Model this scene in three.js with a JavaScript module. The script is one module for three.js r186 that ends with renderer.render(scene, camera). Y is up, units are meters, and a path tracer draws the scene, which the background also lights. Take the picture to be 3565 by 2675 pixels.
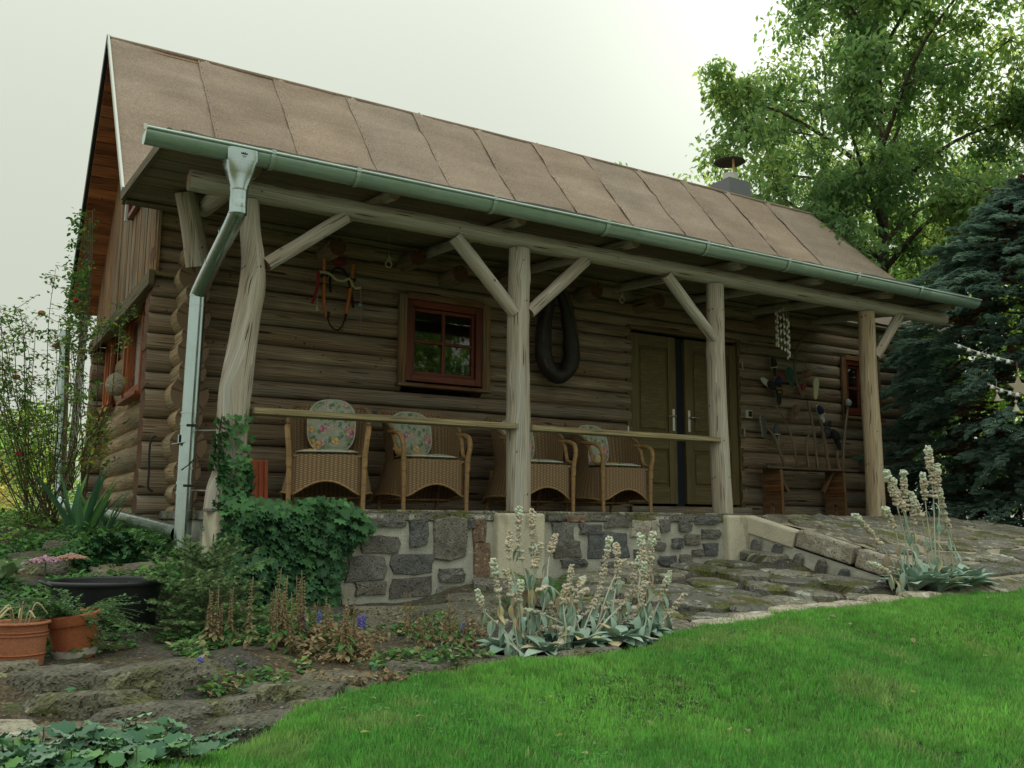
import * as THREE from 'three';
import { mergeGeometries, mergeVertices, toCreasedNormals } from 'three/addons/utils/BufferGeometryUtils.js';
import { RoundedBoxGeometry } from 'three/addons/geometries/RoundedBoxGeometry.js';

// ---------------------------------------------------------------- camera, sky, sun, exposure
const scene = new THREE.Scene();
const camera = new THREE.PerspectiveCamera(45.2, 4 / 3, 0.1, 500);
camera.position.set(-1.743, -0.046, 6.437);
{
  const yaw = THREE.MathUtils.degToRad(31.075), pitch = THREE.MathUtils.degToRad(8.285);
  camera.lookAt(camera.position.x + Math.sin(yaw) * Math.cos(pitch), camera.position.y + Math.sin(pitch), camera.position.z - Math.cos(yaw) * Math.cos(pitch));
  camera.rotateZ(THREE.MathUtils.degToRad(0.333));
}
const SUN = new THREE.Vector3(0.703, 0.5, -0.505).normalize();
{ // hazy bright sky: paler at the horizon, brighter towards the zenith and round the sun
  const W = 256, H = 128, d = new Float32Array(W * H * 4), v = new THREE.Vector3();
  for (let j = 0; j < H; j++) for (let i = 0; i < W; i++) {
    const el = ((j + 0.5) / H - 0.5) * Math.PI, az = ((i + 0.5) / W - 0.5) * 2 * Math.PI;
    v.set(Math.cos(el) * Math.cos(az), Math.sin(el), Math.cos(el) * Math.sin(az));
    const up = Math.max(0, v.y), c = Math.max(0, v.dot(SUN));
    const L = 0.42 + 0.86 * up * up * up + 0.025 * Math.pow(c, 6) + 0.36 * Math.pow(c, 40);
    const k = (j * W + i) * 4;
    d[k] = L * 0.955; d[k + 1] = L * 1.02; d[k + 2] = L * (0.86 + 0.05 * up); d[k + 3] = 1;
  }
  const t = new THREE.DataTexture(d, W, H, THREE.RGBAFormat, THREE.FloatType);
  t.mapping = THREE.EquirectangularReflectionMapping; t.magFilter = t.minFilter = THREE.LinearFilter; t.wrapS = THREE.RepeatWrapping; t.needsUpdate = true;
  scene.background = t; scene.environment = t;
}
const sun = new THREE.DirectionalLight(0xffe9c4, 5);
sun.position.copy(SUN).multiplyScalar(60); sun.castShadow = true; sun.shadow.radius = 4;
sun.shadow.camera.left = sun.shadow.camera.bottom = -25; sun.shadow.camera.right = sun.shadow.camera.top = 25; sun.shadow.camera.far = 160;
sun.shadow.mapSize.set(2048, 2048);
scene.add(sun, sun.target);
const renderer = new THREE.WebGLRenderer({ antialias: true });
renderer.toneMapping = THREE.LinearToneMapping;
renderer.toneMappingExposure = 1.54;
renderer.shadowMap.enabled = true;

// ---------------------------------------------------------------- helpers
function RNG(s) { s >>>= 0; return () => { s = (s + 0x6D2B79F5) >>> 0; let t = s; t = Math.imul(t ^ (t >>> 15), t | 1); t ^= t + Math.imul(t ^ (t >>> 7), t | 61); return ((t ^ (t >>> 14)) >>> 0) / 4294967296; }; }
const V = (x, y, z) => new THREE.Vector3(x, y, z);
const { sin, cos, PI, abs, min, max, floor, sqrt, pow, hypot, exp } = Math;
const lerp = (a, b, t) => a + (b - a) * t, clamp = (x, a = 0, b = 1) => min(b, max(a, x));
const smooth = (a, b, x) => { const t = clamp((x - a) / (b - a)); return t * t * (3 - 2 * t); };
function hash(x, y, s) { let h = Math.imul(x | 0, 374761393) + Math.imul(y | 0, 668265263) + Math.imul(s | 0, 1274126177); h = Math.imul(h ^ (h >>> 13), 1274126177); return ((h ^ (h >>> 16)) >>> 0) / 4294967296; }
// value noise, optionally periodic (px, py cells)
function vn(x, y, s = 0, px = 0, py = 0) {
  let x0 = floor(x), y0 = floor(y); const fx = x - x0, fy = y - y0, u = fx * fx * (3 - 2 * fx), v = fy * fy * (3 - 2 * fy);
  let x1 = x0 + 1, y1 = y0 + 1;
  if (px) { x0 = ((x0 % px) + px) % px; x1 = ((x1 % px) + px) % px; }
  if (py) { y0 = ((y0 % py) + py) % py; y1 = ((y1 % py) + py) % py; }
  return lerp(lerp(hash(x0, y0, s), hash(x1, y0, s), u), lerp(hash(x0, y1, s), hash(x1, y1, s), u), v);
}
function fbm(x, y, s, o = 4, px = 0, py = 0) { let a = 0, k = 0.5, f = 1, n = 0; for (let i = 0; i < o; i++) { a += k * vn(x * f, y * f, s + i * 17, px * f, py * f); n += k; k *= 0.5; f *= 2; } return a / n; }
function vn3(x, y, z, s) { return (vn(x + z * 0.71, y - z * 0.37, s) + vn(y + x * 0.53, z + y * 0.29, s + 5) + vn(z - x * 0.41, x + z * 0.61, s + 9)) / 3; }

const taken = {};
function numbered(n) { const k = taken[n] = (taken[n] ?? -1) + 1; return k ? n + '_' + String(k).padStart(3, '0') : n; }
function shade(o) { o.castShadow = o.receiveShadow = true; return o; }
function obj(name, geo, m, parent) {
  const o = shade(new THREE.Mesh(geo, m)); o.name = parent ? name : numbered(name); (parent || scene).add(o); return o;
}
function tag(o, label, category, group, kind) { o.userData.label = label; if (category) o.userData.category = category; if (group) o.userData.group = group; if (kind) o.userData.kind = kind; return o; }
function thing(name, label, category, pos = [0, 0, 0], turn = 0, group) {
  const o = new THREE.Group(); o.name = numbered(name); o.position.set(...pos); o.rotation.y = turn; scene.add(o); return tag(o, label, category, group);
}
function part(name, parent, pos) { const o = new THREE.Group(); o.name = name; if (pos) o.position.set(...pos); parent.add(o); return o; }

// ---- geometry builders (uv in metres, u along the grain)
function mk(pos, uv, idx, groups) {
  const g = new THREE.BufferGeometry();
  g.setAttribute('position', new THREE.Float32BufferAttribute(pos, 3));
  if (uv) g.setAttribute('uv', new THREE.Float32BufferAttribute(uv, 2));
  g.setIndex(idx); if (groups) for (const [s, c, m] of groups) g.addGroup(s, c, m);
  g.computeVertexNormals(); return g;
}
// tube along a path of points; rad(t, angle, along) metres; caps get material slot 1
function tube(pts, rad, { seg = 24, rn = 12, caps = true, closed = false, uo = 0, vo = 0, straight = false, up = null } = {}) {
  const curve = straight ? null : new THREE.CatmullRomCurve3(pts, closed, 'centripetal');
  const P = []; for (let i = 0; i <= seg; i++) { const t = i / seg; P.push(straight ? pts[0].clone().lerp(pts[1], t) : curve.getPoint(t)); }
  const T = P.map((p, i) => V().subVectors(P[min(i + 1, seg)], P[max(i - 1, 0)]).normalize());
  if (closed) { T[0] = V().subVectors(P[1], P[seg - 1]).normalize(); T[seg] = T[0].clone(); }
  let N = up ? up.clone() : (abs(T[0].y) < 0.9 ? V(0, 1, 0) : V(0, 0, 1)); N.addScaledVector(T[0], -N.dot(T[0])).normalize();
  const pos = [], uv = [], idx = []; let al = 0, first = [], last = [];
  for (let i = 0; i <= seg; i++) {
    if (i) { N.addScaledVector(T[i], -N.dot(T[i])).normalize(); al += P[i].distanceTo(P[i - 1]); }
    const B = V().crossVectors(T[i], N); let arc = 0, pr = null;
    for (let k = 0; k <= rn; k++) {
      const a = (k % rn) / rn * 2 * PI, r = typeof rad === 'function' ? rad(i / seg, a, al) : rad;
      const q = P[i].clone().addScaledVector(N, cos(a) * r).addScaledVector(B, sin(a) * r);
      if (pr) arc += q.distanceTo(pr); pr = q;
      pos.push(q.x, q.y, q.z); uv.push(al + uo, arc + vo);
      if (i === 0) first.push(q.clone()); if (i === seg) last.push(q.clone());
    }
  }
  const w = rn + 1;
  for (let i = 0; i < seg; i++) for (let k = 0; k < rn; k++) { const a = i * w + k, b = a + w; idx.push(a, a + 1, b, b, a + 1, b + 1); }
  const side = idx.length;
  if (caps && !closed) for (const [ring, c, flip] of [[first, P[0], 1], [last, P[seg], 0]]) {
    const b0 = pos.length / 3; pos.push(c.x, c.y, c.z); uv.push(0.5, 0.5);
    for (let k = 0; k <= rn; k++) { const q = ring[k]; pos.push(q.x, q.y, q.z); const a = (k % rn) / rn * 2 * PI, r = q.distanceTo(c); uv.push(0.5 + cos(a) * r * 2, 0.5 + sin(a) * r * 2); }
    for (let k = 0; k < rn; k++) flip ? idx.push(b0, b0 + k + 2, b0 + k + 1) : idx.push(b0, b0 + k + 1, b0 + k + 2);
  }
  return mk(pos, uv, idx, [[0, side, 0], [side, idx.length - side, 1]]);
}
// board / beam as a box from a to b in local axes with uv along its longest side; jitter for hand-cut edges
function box(lx, ly, lz, { ch = 0, uo = 0, vo = 0 } = {}) {
  const g = ch ? new RoundedBoxGeometry(lx, ly, lz, 1, ch) : new THREE.BoxGeometry(lx, ly, lz);
  const p = g.attributes.position, n = g.attributes.normal, uv = g.attributes.uv; const long = lx >= ly && lx >= lz ? 0 : ly >= lz ? 1 : 2;
  for (let i = 0; i < p.count; i++) {
    const q = [p.getX(i), p.getY(i), p.getZ(i)], m = [abs(n.getX(i)), abs(n.getY(i)), abs(n.getZ(i))];
    const ax = m[0] >= m[1] && m[0] >= m[2] ? 0 : m[1] >= m[2] ? 1 : 2, o = [0, 1, 2].filter((k) => k !== ax);
    const u = o.includes(long) ? long : o[0], v = o.find((k) => k !== u);
    uv.setXY(i, q[u] + uo, q[v] + vo);
  }
  return g;
}
const at = (g, x, y, z) => g.translate(x, y, z);
function merge(list) { return mergeGeometries(list.map((g) => { const n = g.index ? g.toNonIndexed() : g; n.clearGroups(); for (const k of Object.keys(n.attributes)) if (!['position', 'normal', 'uv', 'color'].includes(k)) n.deleteAttribute(k); return n; })); }
// irregular stone: outline of rings, flat-ish top facing +y, footprint w x d, height h
function stone(w, d, h, seed, { n = 11, sq = 2.6, rough = 0.12, flat = 0.75, under = 0.5, rings = 3 } = {}) {
  const r = RNG(seed), pos = [], uv = [], idx = [], ph = r() * 9, uo = r() * 7, vo = r() * 7, rot = (r() - 0.5) * 0.3;
  const out = []; for (let k = 0; k < n; k++) { const a = k / n * 2 * PI + (r() - 0.5) * 0.25, s = pow(pow(abs(cos(a)), sq) + pow(abs(sin(a)), sq), -1 / sq) * (1 - rough + 2 * rough * r() * 0.9); out.push([cos(a + rot) * s * w / 2, sin(a + rot) * s * d / 2]); }
  const prof = [[1.0, -under], [1.0, 0.35], [0.9, 0.82], [flat * 0.75, 1.0]].slice(0, rings + 1);
  for (const [s, y] of prof) for (let k = 0; k < n; k++) { const [x, z] = out[k], e = (vn(x * 9 + ph, z * 9, seed) - 0.5); pos.push(x * s * (1 + e * 0.1), y * h + (y > 0 ? e * h * 0.35 : 0), z * s * (1 + e * 0.1)); uv.push(x * s + uo + (1 - s) * 0, z * s + y * h + vo); }
  const R = prof.length;
  for (let i = 0; i < R - 1; i++) for (let k = 0; k < n; k++) { const a = i * n + k, b = i * n + (k + 1) % n; idx.push(a, a + n, b, b, a + n, b + n); }
  const c = pos.length / 3; pos.push(0, h * (1 + (r() - 0.5) * 0.2), 0); uv.push(uo, vo + h);
  for (let k = 0; k < n; k++) idx.push((R - 1) * n + k, c, (R - 1) * n + (k + 1) % n);
  return toCreasedNormals(mk(pos, uv, idx).toNonIndexed(), 0.55);
}
// angular block seen face-on: jittered corners, crisp arris
function block(w, d, h, seed, jit = 0.12) {
  const r = RNG(seed), out = [], uo = r() * 7, vo = r() * 7; for (const [cx, cz] of [[-1, -1], [0, -1], [1, -1], [1, 0], [1, 1], [0, 1], [-1, 1], [-1, 0]]) { const c = cx && cz ? 0.88 + 0.14 * r() : 1 + (r() - 0.5) * 0.16; out.push([(cx * c + (r() - 0.5) * jit * 2) * w / 2, (cz * c + (r() - 0.5) * jit * 2) * d / 2]); }
  const fine = []; out.forEach((p, i) => { const q = out[(i + 1) % 8]; for (let k = 0; k < 2; k++) { const t = k / 2; fine.push([lerp(p[0], q[0], t) + (k ? (r() - 0.5) * 0.012 : 0), lerp(p[1], q[1], t) + (k ? (r() - 0.5) * 0.012 : 0)]); } });
  const pos = [], uv = [], idx = [], n = fine.length; for (const [s, y] of [[1.02, -1], [1, 0.45], [0.955, 0.9], [0.5, 1]]) for (const [x, z] of fine) { pos.push(x * s, y * h + (y > 0 ? (vn(x * 30 + uo, z * 30, seed) - 0.5) * h * 0.7 : 0), z * s); uv.push(x * s + uo, z * s + vo); }
  for (let i = 0; i < 3; i++) for (let k = 0; k < n; k++) { const a = i * n + k, b = i * n + (k + 1) % n; idx.push(a, a + n, b, b, a + n, b + n); } const c = pos.length / 3; pos.push(0, h, 0); uv.push(uo, vo); for (let k = 0; k < n; k++) idx.push(3 * n + k, c, 3 * n + (k + 1) % n);
  return toCreasedNormals(mk(pos, uv, idx).toNonIndexed(), 0.5);
}
// rounded boulder
function boulder(w, h, d, seed, det = 9) {
  const g = mergeVertices(new THREE.IcosahedronGeometry(1, det).deleteAttribute('uv').deleteAttribute('normal'), 1e-4), p = g.attributes.position, uv = [];
  const r = RNG(seed), o = [r() * 50, r() * 50, r() * 50], cuts = [[(r() - 0.5) * 0.3, 1, (r() - 0.5) * 0.3, 0.62]]; for (let c = 0; c < 9; c++) { const a = c * 0.7 + r() * 0.5, e = r() * 0.7 - 0.1; cuts.push([cos(a) * cos(e), sin(e), sin(a) * cos(e), 0.72 + 0.3 * r()]); }
  for (let i = 0; i < p.count; i++) {
    let x = p.getX(i), y = p.getY(i), z = p.getZ(i);
    let s = 1.25; for (const [px, py, pz, pd] of cuts) { const q = x * px + y * py + z * pz; if (q > 0.05) s = min(s, pd / q); }
    const k = s * (0.86 + 0.2 * vn3(x * 1.6 + o[0], y * 1.6 + o[1], z * 1.6 + o[2], seed) + 0.13 * vn3(x * 5 + o[1], y * 5, z * 5 + o[0], seed + 3) + 0.06 * vn3(x * 13, y * 13 + o[2], z * 13, seed + 7));
    x *= k * w / 2; y *= k * h / 2; z *= k * d / 2;
    p.setXYZ(i, x, y, z); uv.push(x + z * 0.5 + o[0], y - z + o[1]);
  }
  g.setAttribute('uv', new THREE.Float32BufferAttribute(uv, 2)); g.computeVertexNormals(); return g;
}
// many copies of a small template merged into one geometry with vertex colours: items = [matrix, [r,g,b]]
function scatter(tpl, items) {
  const src = tpl.index ? tpl.toNonIndexed() : tpl, sp = src.attributes.position, sn = src.attributes.normal, sc = src.attributes.color, n = sp.count, N = n * items.length;
  const pos = new Float32Array(N * 3), nor = new Float32Array(N * 3), col = new Float32Array(N * 3), a = V(), m3 = new THREE.Matrix3(); let k = 0;
  for (const [m, c] of items) {
    m3.getNormalMatrix(m);
    for (let i = 0; i < n; i++, k += 3) {
      a.fromBufferAttribute(sp, i).applyMatrix4(m); pos[k] = a.x; pos[k + 1] = a.y; pos[k + 2] = a.z;
      a.fromBufferAttribute(sn, i).applyMatrix3(m3).normalize(); nor[k] = a.x; nor[k + 1] = a.y; nor[k + 2] = a.z;
      const q = sc ? [sc.getX(i), sc.getY(i), sc.getZ(i)] : [1, 1, 1]; col[k] = c[0] * q[0]; col[k + 1] = c[1] * q[1]; col[k + 2] = c[2] * q[2];
    }
  }
  const g = new THREE.BufferGeometry(); g.setAttribute('position', new THREE.BufferAttribute(pos, 3)); g.setAttribute('normal', new THREE.BufferAttribute(nor, 3)); g.setAttribute('color', new THREE.BufferAttribute(col, 3)); return g;
}
const _q = new THREE.Quaternion(), _e = new THREE.Euler();
function M(x, y, z, rx, ry, rz, s, sy = s, sz = s, order = 'YXZ') { return new THREE.Matrix4().compose(V(x, y, z), _q.setFromEuler(_e.set(rx, ry, rz, order)), V(s, sy, sz)); }
// leaf blade in the xz plane: base at the origin, tip at +z; outline half-widths w[i] at z = i/(n-1); cup lifts the edges, bend droops the tip
function leaf(len, ws, { cup = 0.15, bend = 0.2, fold = 0 } = {}) {
  const n = ws.length, pos = [], idx = [];
  for (let i = 0; i < n; i++) { const t = i / (n - 1), z = t * len, y = -bend * t * t * len, w = ws[i] * len; pos.push(-w, y + w * (cup + fold), z, 0, y, z, w, y + w * (cup + fold), z); }
  for (let i = 0; i < n - 1; i++) { const a = i * 3; for (const k of [0, 1]) { const q = a + k; idx.push(q, q + 3, q + 1, q + 1, q + 3, q + 4); } }
  return mk(pos, null, idx);
}
// flat leaf from an outline polygon [[x,z]...] fanned from a centre
function lobed(out, { lift = 0.06, cz = 0.45 } = {}) {
  const pos = [0, 0, cz], idx = []; out.forEach(([x, z], i) => pos.push(x, lift * (i % 2 ? -1 : 1) * 0.6 - 0.12 * (z - cz) * (z - cz), z));
  for (let i = 1; i <= out.length; i++) idx.push(0, i % out.length + 1, i);
  return mk(pos, null, idx);
}
// ---------------------------------------------------------------- textures (what surfaces are made of) and materials
function tex(W, H, tw, th, fn, bump = true) {
  const c = new Uint8Array(W * H * 4), b = bump ? new Uint8Array(W * H * 4) : null;
  for (let j = 0; j < H; j++) for (let i = 0; i < W; i++) {
    const r = fn(i / W, j / H, i, j), k = (j * W + i) * 4;
    c[k] = clamp(r[0]) * 255; c[k + 1] = clamp(r[1]) * 255; c[k + 2] = clamp(r[2]) * 255; c[k + 3] = 255;
    if (b) { b[k] = b[k + 1] = b[k + 2] = clamp(r[3]) * 255; b[k + 3] = 255; }
  }
  const out = [c, b].map((d, n) => { if (!d) return null; const t = new THREE.DataTexture(d, W, H); t.wrapS = t.wrapT = THREE.RepeatWrapping; t.magFilter = THREE.LinearFilter; t.minFilter = THREE.LinearMipmapLinearFilter; t.generateMipmaps = true; t.repeat.set(1 / tw, 1 / th); if (!n) t.colorSpace = THREE.SRGBColorSpace; t.needsUpdate = true; return t; });
  return out;
}
const mix3 = (a, b, t) => [lerp(a[0], b[0], t), lerp(a[1], b[1], t), lerp(a[2], b[2], t)];
const rgb = (r, g, b) => [r / 255, g / 255, b / 255];
// weathered wood: fibres along u, checks (drying cracks), knots, patches
function wood(A, B, D, seed, { crack = 0.5, knots = 5, patch = 0.5, fibre = 1, wide: wk = 0.35, grey = null } = {}) {
  const R = RNG(seed), K = []; for (let i = 0; i < knots; i++) K.push([R(), R(), 0.012 + R() * 0.02]);
  return tex(512, 256, 1.6, 0.42, (u, v) => {
    let w = v; let kn = 0;
    for (const [ku, kv, ks] of K) { let du = u - ku, dv = v - kv; du -= Math.round(du); dv -= Math.round(dv); const q = hypot(du * 3.8, dv) / ks; w += (dv > 0 ? 1 : -1) * 0.02 * exp(-q * 0.35) * (q > 0.4 ? 1 : q / 0.4); if (q < 1.15) kn = max(kn, 1 - smooth(0.5, 1.15, q)); }
    w += 0.02 * (vn(u * 4, v * 3, seed, 4, 3) - 0.5);
    const f1 = vn(u * 6, w * 90, seed + 1, 6, 90), f2 = vn(u * 14, w * 200, seed + 2, 14, 200), big = fbm(u * 3, v * 6, seed + 3, 3, 3, 6), wide = vn(u * 3, w * 22, seed + 4, 3, 22);
    const ck = smooth(0.80, 0.9, vn(u * 5, w * 46, seed + 6, 5, 46)) * smooth(0.45, 0.7, vn(u * 4, v * 9, seed + 8, 4, 9)) * crack * 1.6;
    let c = mix3(A, B, clamp(big * 1.5 - 0.35) * patch + wide * wk);
    if (grey) c = mix3(c, grey, smooth(0.45, 0.75, fbm(u * 2 + 0.3, v * 5, seed + 11, 3, 2, 5)));
    const t = 1 - fibre * (0.26 * (1 - f1) + 0.16 * (1 - f2)) + 0.06;
    c = c.map((x) => x * t); c = mix3(c, D, clamp(ck + kn * 0.75));
    return [...c, 0.75 - 0.3 * (1 - f1) - 0.15 * (1 - f2) - 0.6 * ck - 0.25 * kn];
  });
}
function std(maps, o = {}) {
  const { bs = 0.004, ...rest } = o, m = new THREE.MeshStandardMaterial({ roughness: 0.9, metalness: 0, ...rest });
  if (maps) { m.map = maps[0]; if (maps[1]) { m.bumpMap = maps[1]; m.bumpScale = bs; } }
  return m;
}
const tint = (m, r, g = r, b = r) => { const c = m.clone(); c.color.setRGB(r, g, b); return c; };
const lin = (r, g, b) => new THREE.Color().setRGB(r, g, b);

const T = {};
T.log = wood(rgb(200, 183, 162), rgb(164, 137, 112), rgb(62, 44, 34), 11, { crack: 0.75, knots: 7, patch: 0.85, fibre: 1.25, grey: rgb(178, 168, 152) });

T.post = wood(rgb(212, 205, 192), rgb(182, 164, 142), rgb(70, 54, 44), 23, { crack: 1.0, knots: 9, patch: 0.7, fibre: 0.9, wide: 0.15, grey: rgb(208, 203, 194) });
T.orange = wood(rgb(198, 130, 82), rgb(146, 86, 50), rgb(52, 28, 16), 31, { crack: 0.3, knots: 4, patch: 0.9 });
T.gable = wood(rgb(190, 168, 138), rgb(160, 112, 72), rgb(58, 44, 36), 41, { crack: 0.7, knots: 3, patch: 0.9, fibre: 1.4, grey: rgb(176, 170, 158) });
T.soffit = wood(rgb(158, 150, 128), rgb(136, 122, 98), rgb(48, 42, 34), 53, { crack: 0.3, knots: 4, patch: 0.6 });
T.door = wood(rgb(142, 127, 84), rgb(114, 98, 60), rgb(44, 36, 18), 61, { crack: 0.15, knots: 3, patch: 0.6 });
T.rail = wood(rgb(192, 178, 138), rgb(158, 138, 98), rgb(80, 78, 56), 71, { crack: 0.6, patch: 0.8, grey: rgb(166, 168, 144) });
T.end = tex(256, 256, 1, 1, (u, v) => { // sawn end grain: rings and radial checks
  const x = u - 0.5 + 0.02 * (vn(u * 6, v * 6, 5) - 0.5), y = v - 0.52, r = hypot(x, y), a = Math.atan2(y, x), ring = 0.5 + 0.5 * sin(r * 260 + vn(a * 3, r * 10, 3) * 4), ck = smooth(0.72, 0.85, vn(a * 4.5, 1, 8, 28, 0)) * smooth(0.02, 0.1, r), s = 0.82 + 0.12 * ring - 0.1 * fbm(u * 14, v * 14, 6);
  return [...mix3(rgb(150, 124, 100).map((q) => q * s), rgb(70, 52, 42), ck * 0.7), 0.6 - 0.4 * ck + 0.1 * ring];
});
T.felt = tex(1024, 1024, 1.9, 1.9, (u, v) => { // mineral roofing felt
  const g = vn(u * 400, v * 400, 3, 400, 400), g2 = vn(u * 150, v * 150, 4, 150, 150), big = fbm(u * 4, v * 6, 5, 4, 4, 6), st = fbm(u * 3, v * 24, 7, 3, 3, 24), lt = smooth(0.86, 0.97, g) * 0.3;
  let c = mix3(rgb(166, 147, 131), rgb(134, 117, 103), clamp(big * 1.2 - 0.15)); c = mix3(c, rgb(200, 180, 162), st * 0.22);
  const s = 0.78 + 0.22 * g + 0.12 * g2; c = c.map((x) => x * s + lt * 0.25);
  return [...c, 0.35 + 0.3 * g + 0.3 * g2 + 0.12 * st];
});
function rock(A, B, Dk, seed, { spots = 0.3, lichen = rgb(205, 210, 196), tile = 0.7, moss = 0 } = {}) {
  return tex(512, 512, tile, tile, (u, v) => {
    const n = fbm(u * 6, v * 6, seed, 5, 6, 6), f = vn(u * 120, v * 120, seed + 1, 120, 120), m = fbm(u * 22, v * 22, seed + 2, 3, 22, 22), pit = smooth(0.72, 0.86, vn(u * 60, v * 60, seed + 3, 60, 60)) * 0.7;
    let c = mix3(A, B, clamp(n * 1.8 - 0.4)); c = c.map((x) => x * (0.74 + 0.3 * f + 0.16 * m)); c = mix3(c, Dk, pit * 0.8);
    const li = smooth(0.66, 0.72, fbm(u * 16, v * 16, seed + 5, 3, 16, 16)) * smooth(0.5, 0.62, fbm(u * 3, v * 3, seed + 9, 2, 3, 3)) * spots * 2.4 + smooth(0.88, 0.95, vn(u * 44, v * 44, seed + 12, 44, 44)) * spots;
    c = mix3(c, lichen, clamp(li) * 0.8);
    if (moss) { const q = smooth(0.56, 0.66, fbm(u * 5, v * 5, seed + 20, 4, 5, 5)) * moss; c = mix3(c, rgb(92, 96, 34).map((x) => x * (0.6 + 0.6 * f)), q); }
    return [...c, 0.4 + 0.25 * n + 0.2 * f + 0.2 * m - 0.5 * pit];
  });
}
T.basalt = rock(rgb(138, 136, 130), rgb(106, 104, 100), rgb(62, 60, 58), 101, { spots: 0.12, tile: 0.45 });
T.redstone = rock(rgb(146, 118, 98), rgb(114, 92, 78), rgb(60, 44, 38), 111, { spots: 0.2, tile: 0.5 });
T.granite = rock(rgb(196, 190, 176), rgb(158, 148, 132), rgb(74, 68, 62), 121, { spots: 0.5, tile: 0.5, lichen: rgb(228, 226, 216) });
T.rock = rock(rgb(124, 119, 104), rgb(96, 92, 82), rgb(62, 58, 50), 131, { spots: 0.3, tile: 0.9, moss: 0.4 });
T.flag = rock(rgb(142, 138, 126), rgb(108, 104, 96), rgb(60, 58, 52), 141, { spots: 0.3, tile: 0.9, moss: 0.7 });
T.edging = rock(rgb(198, 188, 170), rgb(166, 154, 136), rgb(104, 96, 84), 151, { spots: 0.4, tile: 0.8, lichen: rgb(222, 220, 208) });
T.mortar = tex(512, 512, 0.8, 0.8, (u, v) => { const n = fbm(u * 8, v * 8, 161, 5, 8, 8), f = vn(u * 160, v * 160, 162, 160, 160), s = 0.74 + 0.28 * n + 0.14 * f; return [...mix3(rgb(190, 186, 172), rgb(166, 168, 158), fbm(u * 3, v * 3, 163, 3, 3, 3)).map((x) => x * s), 0.3 + 0.5 * n + 0.25 * f]; });
T.plaster = tex(512, 512, 0.8, 0.8, (u, v) => { const n = fbm(u * 5, v * 5, 171, 4, 5, 5), f = vn(u * 130, v * 130, 172, 130, 130), st = smooth(0.62, 0.75, fbm(u * 7, v * 3, 173, 3, 7, 3)), s = 0.82 + 0.16 * n + 0.1 * f; return [...mix3(rgb(208, 200, 178), rgb(168, 160, 138), st * 0.7).map((x) => x * s), 0.4 + 0.3 * n + 0.25 * f]; });
T.soil = tex(1024, 1024, 1.3, 1.3, (u, v) => { // dark basalt grit with earth, chaff and pale specks
  const g = vn(u * 150, v * 150, 181, 150, 150), g2 = vn(u * 60, v * 60, 182, 60, 60), n = fbm(u * 5, v * 5, 183, 4, 5, 5), s = 0.5 + 0.5 * g + 0.25 * g2;
  let c = mix3(rgb(84, 80, 76), rgb(92, 80, 60), smooth(0.4, 0.62, n)).map((x) => x * s); const chaff = smooth(0.87, 0.93, vn(u * 46 + 3 * vn(u * 9, v * 9, 1, 9, 9), v * 110, 185, 0, 110));
  c = mix3(c, rgb(172, 156, 118), chaff * 0.75); c = mix3(c, rgb(84, 100, 52), smooth(0.6, 0.7, fbm(u * 9, v * 9, 188, 3, 9, 9)) * 0.5);
  return [...c, 0.2 + 0.5 * g + 0.35 * g2];
});
T.turf = tex(512, 512, 1.1, 1.1, (u, v) => { const g = vn(u * 110, v * 110, 191, 110, 110), n = fbm(u * 7, v * 7, 192, 4, 7, 7); return [...mix3(rgb(58, 92, 34), rgb(96, 110, 56), n).map((x) => x * (0.55 + 0.6 * g)), g]; });
T.zinc = tex(256, 256, 0.5, 0.5, (u, v) => { const n = fbm(u * 12, v * 12, 201, 4, 12, 12), f = vn(u * 5, v * 60, 202, 5, 60); const s = 0.94 + 0.06 * n + 0.04 * f; return [0.74 * s, 0.78 * s, 0.77 * s, 0.5 + 0.2 * n]; });
T.zincRough = tex(256, 256, 0.5, 0.5, (u, v) => { const n = fbm(u * 9, v * 9, 205, 4, 9, 9); return [0, 0.42 + 0.2 * n, 1, 0]; }, false);
T.wicker = tex(512, 512, 0.12, 0.12, (u, v) => { // woven cane: horizontal strands over upright stakes
  const sx = u * 4, sy = v * 16, col = floor(sx), row = floor(sy), over = (col + row) & 1, fx = sx - col, fy = sy - row;
  const h = over ? pow(sin(PI * fy), 0.6) * (0.55 + 0.45 * sin(PI * fx)) : pow(sin(PI * fy), 0.6) * (0.25 + 0.25 * abs(cos(PI * fx)));
  const stake = over ? 0 : pow(sin(PI * fx), 0.8) * 0.5, t = max(h, stake), k = 0.35 + 0.65 * vn(u * 40, row * 3.7, 210 + (row % 16)), s = 0.3 + 0.8 * t;
  return [...mix3(rgb(226, 190, 146), rgb(190, 150, 108), 1 - k).map((x) => x * s), t];
});
T.cane = tex(256, 128, 0.4, 0.15, (u, v) => { const n = fbm(u * 6, v * 10, 220, 3, 6, 10), nd = smooth(0.965, 1, vn(u * 3, 0, 223, 3, 0) > 0.5 ? abs(sin(u * PI * 3)) : 0), f = vn(u * 8, v * 50, 221, 8, 50); return [...mix3(rgb(210, 174, 122), rgb(172, 130, 84), n).map((x) => x * (0.82 + 0.16 * f - 0.12 * nd)), 0.5 + 0.2 * f]; });
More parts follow.
